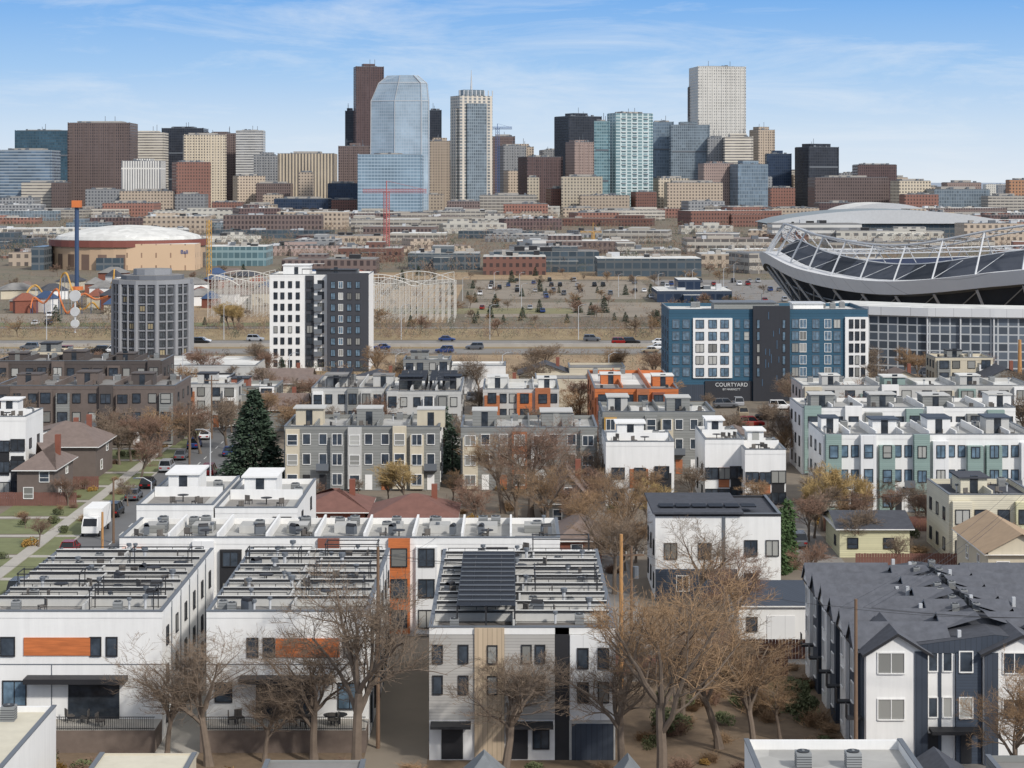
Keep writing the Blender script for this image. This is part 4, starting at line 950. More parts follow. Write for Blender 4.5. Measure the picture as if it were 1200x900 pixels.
# ================================================================= FOREGROUND ROWS
def deck_roof(x0,x1,y0,y1,h,n,T,mode=0,skip=None):
    W=x1-x0;D=y1-y0;ud=D/n
    for i in range(n):
        a=i*ud
        mb=MB(); mb.box(-W/2+.3,W/2-.3,a+.45,a+.68,h+.04,h+.8,WGREY); mb.box(-W/2+.28,W/2-.28,a+.42,a+.71,h+.81,h+.87,WROOF,bot=True); mb.box(-W/2+.28,W/2-.28,a+.36,a+.41,h+.7,h+.86,DARK,bot=True)
        if i: part(T,'parapet_divider',mb)
        if i:
            for c0,c1 in((-W/2+.5,-W*.04),(W*.06,W/2-.5)):
                mb=MB(); mb.box(c0,c1,a+.98,a+1.02,h+1.0,h+1.06,DARK,bot=True); mb.box(c0,c1,a+.98,a+1.02,h+.5,h+.54,DARK,bot=True)
                q=c0
                while q<=c1: mb.box(q,q+.05,a+.975,a+1.025,h+.05,h+1.0,DARK); q+=(c1-c0-.05)/4
                if R(0,1)<.8: part(T,'railing',mb)
        s=R(-W*.08,W*.1)
        for (c0,c1) in((-W/2+.6,s-.2),(s+.2,W/2-.6)):
            mb=MB(); mb.box(c0,c1,a+R(.9,1.1),a+ud-R(0,.3),h+.05,h+.1,random.choice([DECK,DECKL,DECKL,MEMBD,MEMB])); part(T,'roof_deck',mb)
        mb=MB(); mb.box(s-.08,s+.08,a+.72,a+ud+.3,h+.11,h+.8,WGREY); part(T,'deck_partition',mb)
        if R(0,1)<(.6 if mode==0 else .35):
            mb=MB(); xx=-W*.44 if R(0,1)<.5 else W*.08
            for b in(a+.9,a+ud-.3):
                for c in(xx,xx+W*.36): mb.box(c-.035,c+.035,b-.035,b+.035,h+.1,h+1.8,DARK)
                mb.box(xx-.1,xx+W*.36+.1,b-.04,b+.04,h+1.8,h+1.88,DARK,bot=True)
            for c in(xx,xx+W*.36): mb.box(c-.035,c+.035,a+.8,a+ud-.2,h+1.89,h+1.95,DARK,bot=True)
            part(T,'pergola',mb)
        free=lambda: (x0+R(.07,.93)*W,y0+a+R(1.2,ud-.4))
        def ok(p): return not(skip and skip[0]<p[0]<skip[1] and p[1]<skip[2])
        for k in range(random.randint(1,2)):
            p=free(); 
            if ok(p): ac(p[0],p[1],h+.12,.75)
        for k in range(random.randint(0,2)):
            p=free()
            if ok(p): chair(p[0],p[1],h+.11,R(0,6))
        p=free(); 
        if ok(p) and R(0,1)<.3: table(p[0],p[1],h+.11)
        p=free()
        if ok(p) and R(0,1)<.3: grill(p[0],p[1],h+.11,R(0,6))
        for k in range(2):
            p=free()
            if ok(p): vent(p[0],p[1],h+.1,R(.9,1.5))
def fence(x0,x1,y,z,h,m,axis='x',lab='black metal picket fence on a patio',step=.16,name='fence'):
    T=thing(name,lab,'fence',(x0,y,z)); mb=MB(); L=x1-x0; n=int(abs(L)/step)
    for k in range(n+1):
        t=k*step
        mb.box(t-.015,t+.015,-.015,.015,0,h,m)
    part(T,'picket',mb); mb=MB()
    for zz in(.1,h-.05): mb.box(0,L,-.03,.03,zz,zz+.05,m,bot=True)
    part(T,'rail',mb)
YA=152
xa0,xa1=-40.6,gx(190,YA)
TA=hbox('townhouse_row','white townhouse row with cedar panel and roof decks','townhouses',xa0,xa1,YA,YA+26,9.45,WHITE,MEMB,.5,group='rows of townhouses'); u=lambda px:gx(px,YA)-xa0; z=lambda py:gz(py,YA)
panel(TA,'F',u(28),u(106),z(768),z(747),ORANGE,.1)
for px,w in((9,1.0),(112,.75),(131,.75)): win(TA,'F',u(px),z(768),w,1.35,'k','',near=True,out=.0)
win(TA,'F',u(17),z(826),1.7,1.8,'k','v',GLT,near=True)
mb=MB(); mb.box(0,u(150)-u(32),-1.4,0,z(797),z(791),DARK,bot=True); part(TA,'canopy',mb,(u(32)-DIM[TA.name][0]/2,0,0))
panel(TA,'F',u(80),u(140),z(842),z(799),GLB,.06,'glazed_door'); panel(TA,'F',0,u(190)-.02,5.85,5.92,STEELD,.03,'panel_joint'); panel(TA,'F',u(60),u(60)+.07,0,5.84,STEELD,.03,'panel_joint')
deck_roof(xa0,xa1,YA,YA+26,9.5,8,TA)
xb0,xb1=gx(242,YA),gx(432,YA)
TBl=hbox('townhouse_row','white townhouse row with cedar strip and roof decks','townhouses',xb0,xb1,YA,YA+26,9.45,WHITE,MEMB,.5,group='rows of townhouses'); u=lambda px:gx(px,YA)-xb0
panel(TBl,'F',u(323),u(398),z(770),z(748),ORANGE,.1)
for px,w in((296,.75),(315,.75),(410,.8)): win(TBl,'F',u(px),z(769),w,1.35,'k','',near=True)
win(TBl,'F',u(410),z(830),1.7,1.9,'k','v',GLT,near=True); win(TBl,'F',u(262),z(822),1.2,1.4,'k','',near=True)
mb=MB(); mb.box(0,u(392)-u(282),-1.4,0,z(797),z(791),DARK,bot=True); part(TBl,'canopy',mb,(u(282)-DIM[TBl.name][0]/2,0,0))
panel(TBl,'F',u(300),u(370),z(842),z(799),GLB,.06,'glazed_door'); panel(TBl,'F',0,u(432)-.02,5.85,5.92,STEELD,.03,'panel_joint')
deck_roof(xb0,xb1,YA,YA+26,9.5,8,TBl)
for T in(TA,TBl):
    for i in range(6):
        v=2.2+i*4.3
        for zz in(1.0,4.0,7.0):
            win(T,'R',v,zz,.8,1.3 if zz>1 else 2.0,'k','',near=False)
    for i in range(5): panel(T,'R',4.0+i*4.3,4.12+i*4.3,0,9.9,STEELD,.08,'downpipe')
for a,b in((xa0,xa1),(xb0,xb1)):
    T=thing('patio','raised concrete patio slab in front of townhouses','patio',((a+b)/2,YA,0)); mb=MB(); mb.box(-(b-a)/2,(b-a)/2,-3.2,-.01,0,1.7,mat('retaining_brick',C(110,97,88),.9,.3,1.5),PAVE); part(T,'slab',mb)
    fence(a,b,YA-3.1,1.7,1.0,DARK)
    for k in range(6): chair(R(a+1,b-1),YA-R(.8,2.4),1.71,R(0,6))
    table(R(a+1,b-1),YA-1.5,1.71); table(R(a+1,b-1),YA-1.6,1.71)
YC=147; xc0,xc1=gx(503,YC),gx(721,YC)
TC=hbox('townhouse_row','tan and grey clad townhouse row with solar roof','townhouses',xc0,xc1,YC,YC+31,9.35,WGREY,MEMB,.5,WHITE,group='rows of townhouses'); u=lambda px:gx(px,YC)-xc0; z=lambda py:gz(py,YC)
panel(TC,'F',0,u(556),3.0,9.3,GLAP,.1); panel(TC,'F',u(556)+.01,u(591),0.02,9.84,TAN,.26); panel(TC,'F',u(591)+.01,u(650),3.0,9.3,GLAP,.1)
panel(TC,'F',u(650)+.02,u(667),0,9.84,DARK,.04); panel(TC,'F',u(668),u(721),3.0,9.3,WHITE2,.16); panel(TC,'F',0,u(555.8),0,2.98,WHITE,.05); panel(TC,'F',u(591.2),u(650),0,2.98,WHITE,.05)
for px in(513,543,577,617,633):
    o=.26 if px==577 else .1
    win(TC,'F',u(px),z(776),.62,1.25,'k','',out=o,near=True); win(TC,'F',u(px),z(812),.62,1.25,'k','',out=o,near=True)
for px in(683,707): win(TC,'F',u(px),z(782),.7,1.4,'k','',out=.16,near=True); win(TC,'F',u(px),z(822),.7,1.4,'k','',out=.16,near=True)
for px in(530,606): 
    panel(TC,'F',u(px)-.8,u(px)+.8,.1,2.5,DARK,.12,'door')
win(TC,'F',u(634),.9,1.1,1.3,'k','v',out=.06,near=True)
mb=MB(); mb.box(u(505),u(552),-1.6,-.01,2.7,2.9,DARK,bot=True); part(TC,'canopy',mb,(-DIM[TC.name][0]/2,0,0))
mb=MB(); mb.box(u(595),u(648),-1.6,-.01,2.7,2.9,DARK,bot=True); part(TC,'canopy',mb,(-DIM[TC.name][0]/2,0,0))
panel(TC,'F',u(670),u(719),0,2.7,CHARB,.08,'garage_door')
deck_roof(xc0,xc1,YC,YC+31,9.4,9,TC,1,skip=(-4.3,.4,YC+22))
solar(-4.1,.2,YC+1.2,YC+22.5,9.45,.1,zl=1.75,gap=.006)
for i in range(7):
    for zz in(1,4,7): win(TC,'L',2.2+i*4.3,zz,.8,1.3,'k','')
xr0,xr1=gx(140,187),gx(656,187)
T=row('white townhouse row with cedar and black panels',xr0,xr1,187,198,8.7,WHITE,9,[ORANGE,WHITE2,DARK,WHITE2,BRICKR],MEMB,'k',pent=0,bayout=.4,near=True)
W=xr1-xr0
for i in range(9):
    mb=MB(); q=W*(i+.5)/9-W/2
    mb.box(q-1.0,q+1.0,5.5,8,8.75,9.5,random.choice([WGREY,GREYW]),MEMB); part(T,'stair_hatch',mb)
    if i%2: table(xr0+W*(i+R(.3,.7))/9,189.5,8.85)
    grill(xr0+W*(i+R(.2,.8))/9,191,8.85,R(0,6)); ac(xr0+W*(i+R(.2,.8))/9,R(193,196.5),8.8)
# ================================================================= charcoal rows
def dark_row(x0,x1,y0,y1,n,lab):
    W=x1-x0;D=y1-y0; T=thing('townhouse_row',lab,'townhouses',((x0+x1)/2,y0,0),group='rows of townhouses'); DIM[T.name]=(W,D)
    ev=8.2; mb=MB(); mb.box(-W/2,W/2,0,D,0,ev,CHAR); part(T,'wall',mb)
    r=MB(); rd=9.5; o=.35; zo=ev-.05
    r.face([(-W/2-o,-o,zo),(0,-o,rd),(0,D+o,rd),(-W/2-o,D+o,zo)],SHING); r.face([(W/2+o,-o,zo),(W/2+o,D+o,zo),(0,D+o,rd),(0,-o,rd)],SHING)
    r.face([(-W/2-o,-o,zo),(-W/2-o,-o,zo-.25),(-W/2-o,D+o,zo-.25),(-W/2-o,D+o,zo)],DARK)
    r.face([(-W/2-o,-o,zo-.02),(W/2+o,-o,zo-.02),(0,-o,rd-.02)],CHARB)
    ud=D/n
    part(T,'roof',r)
    for i in range(n):
        yc=(i+.5)*ud; hw=ud*.4
        for s in(-1,1):
            for (ea,xa_,rr) in((W/2+o+.25,W*.16,zo+1.75),(W*.17,.3,rd+.65)):
                r=MB(); e=s*ea; xi=s*xa_; zl=zo+.05 if ea>W*.3 else rd-.35
                yy=yc if ea>W*.3 else yc+ud*.5
                if yy+hw>D: continue
                r.face([(e,yy-hw,zl),(e,yy,rr),(xi,yy,rr),(xi,yy-hw,zl+.9)],SHING_LIT); r.face([(e,yy+hw,zl),(xi,yy+hw,zl+.9),(xi,yy,rr),(e,yy,rr)],SHING)  # front slope gets the lighter tone, painted sunlight; back slope stays dark
                r.face([(e-s*.2,yy-hw,zl-.02),(e-s*.2,yy+hw,zl-.02),(e-s*.2,yy,rr-.05)],WHITE if i%2 and ea>W*.3 else CHARB)
                r.face([(e+s*.01,yy-hw,zl),(e+s*.01,yy,rr),(e+s*.01,yy,rr-.16),(e+s*.01,yy-hw,zl-.16)],STEELM); r.face([(e+s*.01,yy+hw,zl),(e+s*.01,yy+hw,zl-.16),(e+s*.01,yy,rr-.16),(e+s*.01,yy,rr)],STEELM)
                part(T,'dormer_gable',r)
    for i in range(n):
        for j in range(2):
            xx=R(-W*.3,W*.3); yy=(i+R(.0,.9))*ud; zz=rd-abs(xx)/(W/2)*(rd-zo)-.1; mb=MB(); mb.box(-.13,.13,-.13,.13,0,R(.6,1.2),STEEL); part(T,'roof_flue',mb,(xx,yy,zz))
    for i in range(n):
        yc=(i+.5)*ud; hw=ud*.27; s=-1
        g=MB(); X=s*(W/2+.3); m=WHITE if i%2 else CHARB
        g.box(min(X,s*W/2),max(X,s*W/2),yc-hw,yc+hw,.0,ev-.2,m); part(T,'bay',g)
        for zz in(1.2,3.9,6.3): win(T,'L',yc,zz,1.0,1.4,'w','v',out=.31,near=False)
        mb=MB(); mb.box(-W/2-1.2,-W/2-.02,i*ud-.35,i*ud+.45,3.2,3.35,DARK,bot=True); mb.box(-W/2-1.2,-W/2-1.15,i*ud-.35,i*ud+.45,3.35,4.3,DARK); part(T,'balcony',mb)
    return T
xd0=gx(1012,146); xd1=xd0+19.5
TD=dark_row(xd0,xd1,146.5,174,6,'charcoal and white townhouse row with dark gabled roofs')
ud=lambda px:gx(px,146)-xd0
W=DIM[TD.name][0]
def gfront(u0,u1,zt,m,th,apex=None):
    mb=MB(); a=u0-W/2;b=u1-W/2; mb.box(a,b,-th,0,0,zt,m)
    if apex:
        mb.face([(a,-th,zt),(b,-th,zt),((a+b)/2,-th,apex)],m)
        part(TD,'gable_wall',mb); r=MB(); o=.35; c=(a+b)/2; k=(apex-zt)/((b-a)/2)
        for s in(-1,1):
            e=c+s*((b-a)/2+o); ze=zt-o*k+.1
            q=[(c,-th-.4,apex+.1),(e,-th-.4,ze),(e,3,ze),(c,6,apex+.1)]
            r.face(q if s>0 else q[::-1],SHING_LIT if s>0 else SHING); r.face([(c,-th-.4,apex+.1),(e,-th-.4,ze),(e,-th-.4,ze-.22),(c,-th-.4,apex-.12)],DARK)  # right slopes painted lighter as the sunlit side
        part(TD,'roof',r)
    else: part(TD,'cladding',mb)
gfront(ud(1014),ud(1086),8.3,WHITE,.9,9.7)
panel(TD,'F',ud(1070)+.02,ud(1085.8),0,8.4,CHARB,1.0)
gfront(ud(1087)+.05,ud(1120),8.15,WHITE,.25); gfront(ud(1120)+.03,ud(1150),8.15,CHAR,.5); gfront(ud(1151)+.05,ud(1240),8.3,WHITE,.9,9.6)
panel(TD,'F',ud(1151)+.07,ud(1168),0,8.3,CHARB,1.0); panel(TD,'F',ud(1100),ud(1104),0,8.1,CHARB,.3)
zz=lambda py:gz(py,146)
for px,o,w in((1043,.9,1.9),(1132,.5,.9),(1187,.9,1.6)):
    for py in(787,841): win(TD,'F',ud(px),zz(py),w,1.45,'w','v' if w>1 else '',out=o,near=True)
for px in(1094,1111): 
    for py in(787,841): win(TD,'F',ud(px),zz(py),.6,1.4,'w','',out=.25,near=True)
for px in(1094,1132): panel(TD,'F',ud(px)-.4,ud(px)+.4,.1,2.2,DARK,.6 if px>1120 else .3,'door')
mb=MB(); mb.box(ud(1088)-W/2,ud(1146)-W/2,-1.9,-.52,2.5,2.75,DARK,bot=True); part(TD,'canopy',mb)
for i in range(7): 
    for j in range(2): ac(xd0+8.8+j*1.5+R(-.3,.3),154+i*2.9+R(-.5,.5),9.5,.62)
T=hbox('townhouse_row','dark townhouse wing with charcoal flat roof','townhouses',xd1+.5,xd1+16,150,176,8.8,CHAR,SHING,.4,group='rows of townhouses')
# ================================================================= BOTTOM EDGE ROOFS
hbox('townhouse','white building corner with flat pale roof','townhouses',-50,-30.4,112,132,7.6,WHITE,mat('cream_roof',C(196,190,172),.9,.2),.4)
for k in range(3): ac(R(-40,-32),R(120,130),7.65)
hbox('garage','small outbuilding with pale flat roof','garage',gx(118,128),gx(230,128),118,128,5.9,BEIGE,MC['cream_roof'],.1)
hbox('garage','small outbuilding with grey flat roof','garage',gx(312,127),gx(428,127),117,127,5.7,GREYW,MEMBD,.15)
gable('bungalow','small bungalow with grey pyramid roof','house',gx(535,124),gx(598,124),124,128.5,4.6,6.6,GREYW,mat('grey_shingle',C(112,116,118),.95,.35,1.2),'y',.3,hip=1); gable('bungalow','small bungalow with grey pyramid roof','house',gx(715,124),gx(762,124),124,128,4.6,6.4,GREYW,MC['grey_shingle'],'y',.3,hip=1)
hbox('townhouse','white parapet building with flat roof','townhouses',gx(877,121),gx(1064,121),112,123,7.7,WHITE,MEMB,.6)
for x in(17.5,20.5): ac(x,119,7.75,1.0)
gable('bungalow','bungalow with grey shingle roof','house',gx(1064,121)+.5,gx(1130,121),112,122.6,6.9,7.9,GREYW,SHING,'y',.3); hbox('townhouse','grey roofed building by the fence','townhouses',gx(1160,121),gx(1230,121),112,122,7.2,GREYW,MEMBD,.4)
# ================================================================= scattered infill houses
def infill(px,Y,w=9,d=10,s=0):
    x=gx(px,Y); k=random.choice([0,1,2,0,1])
    if k==0: gable('house','small house with gabled shingle roof','house',x-w/2,x+w/2,Y,Y+d,R(3,4.5),R(5.2,6.6),random.choice([BRICKR,BEIGE,GREYW,WHITE]),random.choice([SHINGB,SHING,SHINGB]),random.choice('xy'),.5,group='small houses',wins=[('F',1.8,1,1.1,1.2),('F',w-2,1,1.1,1.2)],chim=True)
    elif k==1: row('townhouses with flat roofs and varied cladding',x-w/2,x+w/2,Y,Y+d,R(6,8),random.choice([WGREY,WHITE,BEIGE,GREYW]),2,[random.choice([WOODB,GREYW,WHITE,BRICKR,TEAL]),WHITE],random.choice([WROOF,MEMB,MEMBD]),'k',pent=2.0)
    else: hbox('flat_roof_building','small building with flat membrane roof','building',x-w/2,x+w/2,Y,Y+d,R(4,6),random.choice([BRICKR,BEIGE,GREYW,WHITE]),random.choice([WROOF,MEMB,MEMBD]),.4,group='small buildings')
for px,Y in((245,345),(285,350),(325,340),(640,395),(560,400),(700,395),(330,385),(380,380),(440,385),(500,392),(1130,395),(1180,385),(1060,392),(60,410),(110,405),(20,400),(940,400),(60,300),(1050,318),(590,362),(660,368),(870,292)):
    infill(px,Y,R(8,12),R(9,12))
# ================================================================= poles and wires
def pole(px,pb,pt,Y=None,m=POLE,arm=True,trans=False,r=.16):
    Y=Y or gY(pb); z=gz(pt,Y); x=gx(px,Y); T=thing('utility_pole','wooden utility pole with crossarm and wires','utility pole',(x,Y,0),group='utility poles')
    mb=MB(); mb.tube([(0,0,0),(0,0,z)],[r,r*.7],8,m); part(T,'pole',mb)
    if arm:
        mb=MB(); mb.box(-1.2,1.2,-.07,.07,z-.9,z-.75,m,bot=True); part(T,'crossarm',mb)
        for a in(-1.1,-.5,.5,1.1): mb=MB(); mb.cyl(a,0,z-.74,z-.5,.06,6,CONC); part(T,'insulator',mb)
    if trans: mb=MB(); mb.cyl(.4,0,z-3,z-1.9,.28,10,STEELD); part(T,'transformer',mb)
    return Vector((x,Y,z-.6))
P={}
P['a']=pole(728,0,626,168,POLEO,False,False,.2); P['b']=pole(740,0,640,185,POLE,True,True); P['c']=pole(443,0,641,150,POLE,False); P['d']=pole(1003,0,702,140,POLE,False)
P['e']=pole(112,0,655,176,POLE,False); P['f']=pole(120,0,600,196,POLEO,False); P['g']=pole(248,0,440,330,POLE); P['h']=pole(133,0,560,235,POLE,False); P['i']=pole(222,0,480,300,POLE); P['j']=pole(763,0,575,240,POLE); P['k']=pole(1150,0,560,235,POLE); P['l']=pole(1195,0,398,430,POLEO,False,False,.5)
def wire(a,b,sag=1.0,off=0):
    a=a+Vector((off,0,0));b=b+Vector((off,0,0)); T=MB(); pts=[]
    for i in range(13):
        t=i/12; p=a.lerp(b,t); p.z-=sag*4*t*(1-t); pts.append(p)
    T.tube(pts,.016,3,DARK); thing('power_line','thin black overhead power line between poles','cable',mesh=T.mesh('power_line'),group='overhead wires')
for o in(-1.1,.5,1.1): wire(P['d'],Vector((46,138,13)),.6,o); wire(P['c'],P['b'],1.0,o); wire(P['b'],P['j'],.8,o); wire(P['j'],P['k'],1.5,o); wire(P['d'],Vector((60,225,10)),1.2,o); wire(P['i'],P['g'],.8,o)
wire(P['a'],P['d'],1.2); wire(P['c'],Vector((-7,190,9)),.6); wire(P['e'],P['h'],.8); wire(P['e'],Vector((-60,170,12)),.8)
def lamp(x,y,h=9,arm=1.8):
    T=thing('street_lamp','tall grey street lamp with curved arm by the road','street lamp',(x,y,0),group='highway street lamps'); mb=MB(); mb.tube([(0,0,0),(0,0,h)],[.12,.07],6,STEEL); part(T,'post',mb)
    mb=MB(); mb.tube([(0,0,h),(arm*.5,0,h+.5),(arm,0,h+.5)],.05,4,STEEL); part(T,'arm',mb); mb=MB(); mb.box(arm-.3,arm+.4,-.15,.15,h+.4,h+.52,STEELD,bot=True); part(T,'lamp_head',mb)
for i in range(14): lamp(-150+i*24,536,9)
for i in range(9): lamp(-90+i*22,409,7)
for i in range(18): lamp(R(-20,180),R(600,850),8)
for Yq in(230,275,320): lamp(-41.9,Yq,8,-1.8)
# ================================================================= cars
for px,py,k,c in((12,697,'suv',1),(155,604,'suv',1),(178,585,'sedan',3),(197,571,'sedan',1),(213,552,'suv',2),(218,538,'sedan',3),(222,525,'suv',5),(226,514,'sedan',0),(86,648,'sedan',4)):
    Yq=gY(py); car(-51.1,Yq,math.pi/2,k,c)
for Yq in(236,262,289,310,333): car(-44.2,Yq,math.pi/2)
T=thing('delivery_truck','white box truck parked beside the kerb','truck',(-50.9,243,.02)); mb=MB(); mb.box(-1.15,1.15,-2.6,2.6,.8,3.2,WHITE,bot=True); part(T,'cargo_box',mb)
mb=MB(); mb.loft([[(-1,-4.4,.5),(1,-4.4,.5),(1,-2.7,.5),(-1,-2.7,.5)],[(-1,-4.4,1.3),(1,-4.4,1.3),(1,-2.7,1.3),(-1,-2.7,1.3)],[(-.9,-3.9,2.3),(.9,-3.9,2.3),(.95,-2.7,2.3),(-.95,-2.7,2.3)]],WHITE); part(T,'cab',mb)
mb=MB(); mb.face([(-.85,-4.42,1.35),(.85,-4.42,1.35),(.8,-3.97,2.2),(-.8,-3.97,2.2)],CARG); part(T,'windscreen',mb)
for sx in(-1,1):
    for yy in(-3.6,1.6): part(T,'wheel',WHM,(sx,yy,.33),math.pi/2)
for px,py in((935,640),(1160,640),(1195,700),(690,470),(760,478),(660,480),(880,500),(915,480),(560,470),(1060,470),(290,462),(305,468),(320,455),(270,455),(240,458),(850,478),(865,476),(870,488),(900,492),(925,500)):
    Yq=gY(py); car(gx(px,Yq),Yq,random.choice([0,math.pi/2,.1]),detail=Yq<300,where='parked behind houses')
for i in range(18): car(R(-125,105),random.choice([495.2,500,504.8]),math.pi,detail=False,group='cars driving on the highway',z=.04,where='driving on the highway')
for i in range(15): car(R(-130,110),random.choice([521.2,526,530.8]),0,detail=False,group='cars driving on the highway',z=.04,where='driving on the highway')
for i in range(10): car(R(-130,130),random.choice([400.5,404.5]),0,detail=False,group='cars on the side street',where='on the side street')
def lot(x0,x1,y0,y1,p,dx=2.8,dy=9):
    y=y0
    while y<y1:
        x=x0
        while x<x1:
            if R(0,1)<p: car(x,y,math.pi/2,detail=False,group='cars in the parking lots',z=.05,where='in a parking lot')
            x+=dx
        y+=dy
lot(62,130,705,850,.3,3.5,22); lot(-12,52,725,850,.2,3.5,20); lot(-10,50,630,690,.06,4,16); lot(-230,-130,590,636,.12,4,18); lot(60,128,414,434,.3,3,9)
# ================================================================= trees
def tp(px,py_base,top,cr=TW_B,wide=1.0,Y=None,**k):
    Y=Y or gY(py_base); tree(gx(px,Y),Y,gz(top,Y),cr,wide,**k)
tp(245,0,732,TW_B,1.4,145.5,variant=0); tp(195,0,768,TW_B,1.2,147.3,variant=2); tp(310,0,795,TW_B,1.2,146.5,variant=3)
tp(418,0,652,TW_B,1.05,143,variant=1); tp(368,0,730,TW_B,1.3,146,variant=4); tp(590,0,756,TW_B,1.5,142.5,variant=5)
tp(775,0,640,TW_O,1.05,139,variant=4); tp(843,0,700,TW_B,1.2,150,variant=0); tp(730,0,735,TW_B,1.2,143,variant=3); tp(885,0,735,TW_O,1.15,146,variant=2); tp(860,0,725,TW_B,1.2,165,variant=5); tp(915,0,790,TW_O,1.2,152,variant=2); tp(800,0,730,TW_R,1.2,158,variant=3); tp(830,0,690,TW_B,1.1,172,variant=1)
tp(1190,0,792,TW_O,1.1,138,variant=3); tp(1222,0,760,TW_O,1,139,variant=1)
tp(812,0,602,TW_B,1.2,198,variant=0); tp(855,0,640,TW_R,1.0,180,variant=2)
tp(622,0,482,TW_R,1.3,252,lod=0,variant=1); tp(590,0,505,TW_O,1.25,256,lod=0,variant=2); tp(658,0,512,TW_B,1.25,262,lod=0,variant=3); tp(605,0,530,TW_B,1.3,246,lod=0,variant=4); tp(640,0,540,TW_O,1.3,236,lod=0,variant=5)
tp(732,0,545,TW_O,1.15,226,variant=4); tp(755,0,560,TW_Y,1.0,240,lod=1); tp(700,0,575,TW_O,1.1,215,variant=5); tp(560,0,560,TW_R,1.2,240,variant=0); tp(720,0,590,TW_B,1.1,206,variant=1)
tp(478,0,535,TW_Y,1.3,262); tp(455,0,550,TW_Y,1.2,266); tp(960,0,540,TW_Y,1.0,245); tp(1018,0,555,TW_Y,.9,246); tp(1072,0,565,TW_B,1.0,244); tp(945,0,560,TW_Y,1.0,252); tp(985,0,565,TW_O,1.1,248)
for px,t,Y,c in((80,555,262,TW_R),(140,490,300,TW_B),(110,450,345,TW_B),(40,432,350,TW_B),(70,445,380,TW_B),(20,460,312,TW_B),(165,510,285,TW_R),(235,470,312,TW_R),(215,460,340,TW_R),(245,455,350,TW_B),(350,440,372,TW_B),(310,438,365,TW_R),(420,560,270,TW_B),(560,450,345,TW_B),(550,490,300,TW_B),(680,440,360,TW_R),(860,480,320,TW_B),(930,465,330,TW_R),(1075,410,420,TW_O),(1060,405,428,TW_O),(830,460,370,TW_B),(1110,560,250,TW_B),(1150,440,360,TW_B),(30,600,245,TW_R),(70,590,255,TW_O),(45,605,232,TW_R),(280,440,390,TW_R),(460,430,400,TW_B),(500,425,410,TW_R),(540,430,400,TW_B),(610,425,420,TW_B),(760,430,400,TW_B),(90,470,330,TW_B),(160,450,352,TW_B),(125,480,318,TW_R),(530,550,262,TW_O),(800,575,250,TW_R),(1000,580,240,TW_O),(1090,575,238,TW_R),(372,560,262,TW_R),(700,520,268,TW_B),(690,545,250,TW_R),(810,540,262,TW_B),(1180,560,246,TW_O),(150,560,262,TW_B),(100,560,275,TW_R)):
    tp(px,0,t,c,1.2,Y)
for i in range(95):
    Y=R(295,445); px=R(0,1200)
    if 790<px<900 and Y>300: continue
    tp(px,0,HY+(H-R(5,9))*F/Y,random.choice([TW_B,TW_R,TW_O,TW_B]),1.25,Y)
for i in range(25): Y=R(200,262); px=R(660,1200) ; tree(gx(px,Y),Y,R(4,7),random.choice([TW_B,TW_R,TW_O]),1.2,lod=1)
for i in range(120):
    Y=R(536,900); px=R(0,900); tree(gx(px,Y),Y,R(2.5,6.5),random.choice([TW_B,TW_R,TW_B,TW_O]),R(1.2,1.8))
spruce(gx(298,283),283,13.3,True,wide=1.22)
for k in range(3):
    T=thing('columnar_hedge_tree','tall dark green columnar hedge beside white house','tree',(gx(912,216)+k*.8,216.5+k*1.5,0),R(0,6),group='columnar hedge trees'); T.scale=(1.0,1.0,R(1.15,1.3)); part(T,'trunk',SPH[0]); part(T,'crown',SPH[1])
for px,t,Y in((455,372,640),(463,370,645),(472,372,640),(480,374,650),(488,373,640),(512,366,640),(520,363,642),(528,368,645),(700,352,760),(735,378,600),(745,380,600),(720,374,610),(640,352,750),(655,350,760),(40,412,470),(48,408,470),(340,430,420),(300,432,430),(520,475,300),(515,480,305),(530,500,292),(772,372,620),(765,376,620),(590,375,600),(610,370,610),(330,418,440),(360,330,850),(560,372,620),(680,350,780),(830,352,700),(260,378,600),(240,382,590)):
    spruce(gx(px,Y),Y,max(gz(t,Y),2.5),wide=1.3)
for i in range(50): Y=R(560,900); px=R(20,900); spruce(gx(px,Y),Y,R(2.5,5.5),wide=1.3)
for px,Y in((275,575),(268,580),(282,570)): tree(gx(px,Y),Y,8,TW_Y,1.1,lod=1)
for _ in range(50): shrub(R(-40,25),R(139,146),R(.4,1.1),random.choice([0,2,2,3,3,1]))
for _ in range(50): shrub(R(10,25),R(146,180),R(.6,1.6),random.choice([2,3,2,0]))
for _ in range(30): shrub(R(-65,-53),R(200,330),R(.4,1.0),random.choice([0,0,2,3,1]))
for _ in range(70): shrub(R(-10,60),R(200,275),R(.6,1.5),random.choice([0,2,2,3,1]))
rnd=random.Random(4)
def brush(name,lab,n,fn,cols,k=26,sz=.14):
    mb=MB()
    for i in range(n):
        q=fn()
        if q is None: continue
        x,Y,h=q; m=rnd.choice(cols)
        for _ in range(k):
            a=Vector((rnd.gauss(0,h*.3),rnd.gauss(0,h*.3),h*rnd.uniform(.15,1))); d=Vector((rnd.gauss(0,.6),rnd.gauss(0,.6),rnd.gauss(0,1))).normalized()*h*sz; e=d.orthogonal().normalized()*h*sz*.3
            p=Vector((x,Y,0))+a; mb.face([p-d,p+e,p+d],m)
    o=thing(name,lab,'brush',mesh=mb.mesh(name)); o['kind']='stuff'
CL=[mat('distant_bare_trees',C(112,97,86),.95,.3,.05),mat('distant_evergreen_trees',C(66,74,60),.95,.3,.05),mat('distant_rust_trees',C(126,103,84),.95,.3,.05),mat('dry_brush',C(132,113,88),.95,.3,.05)]
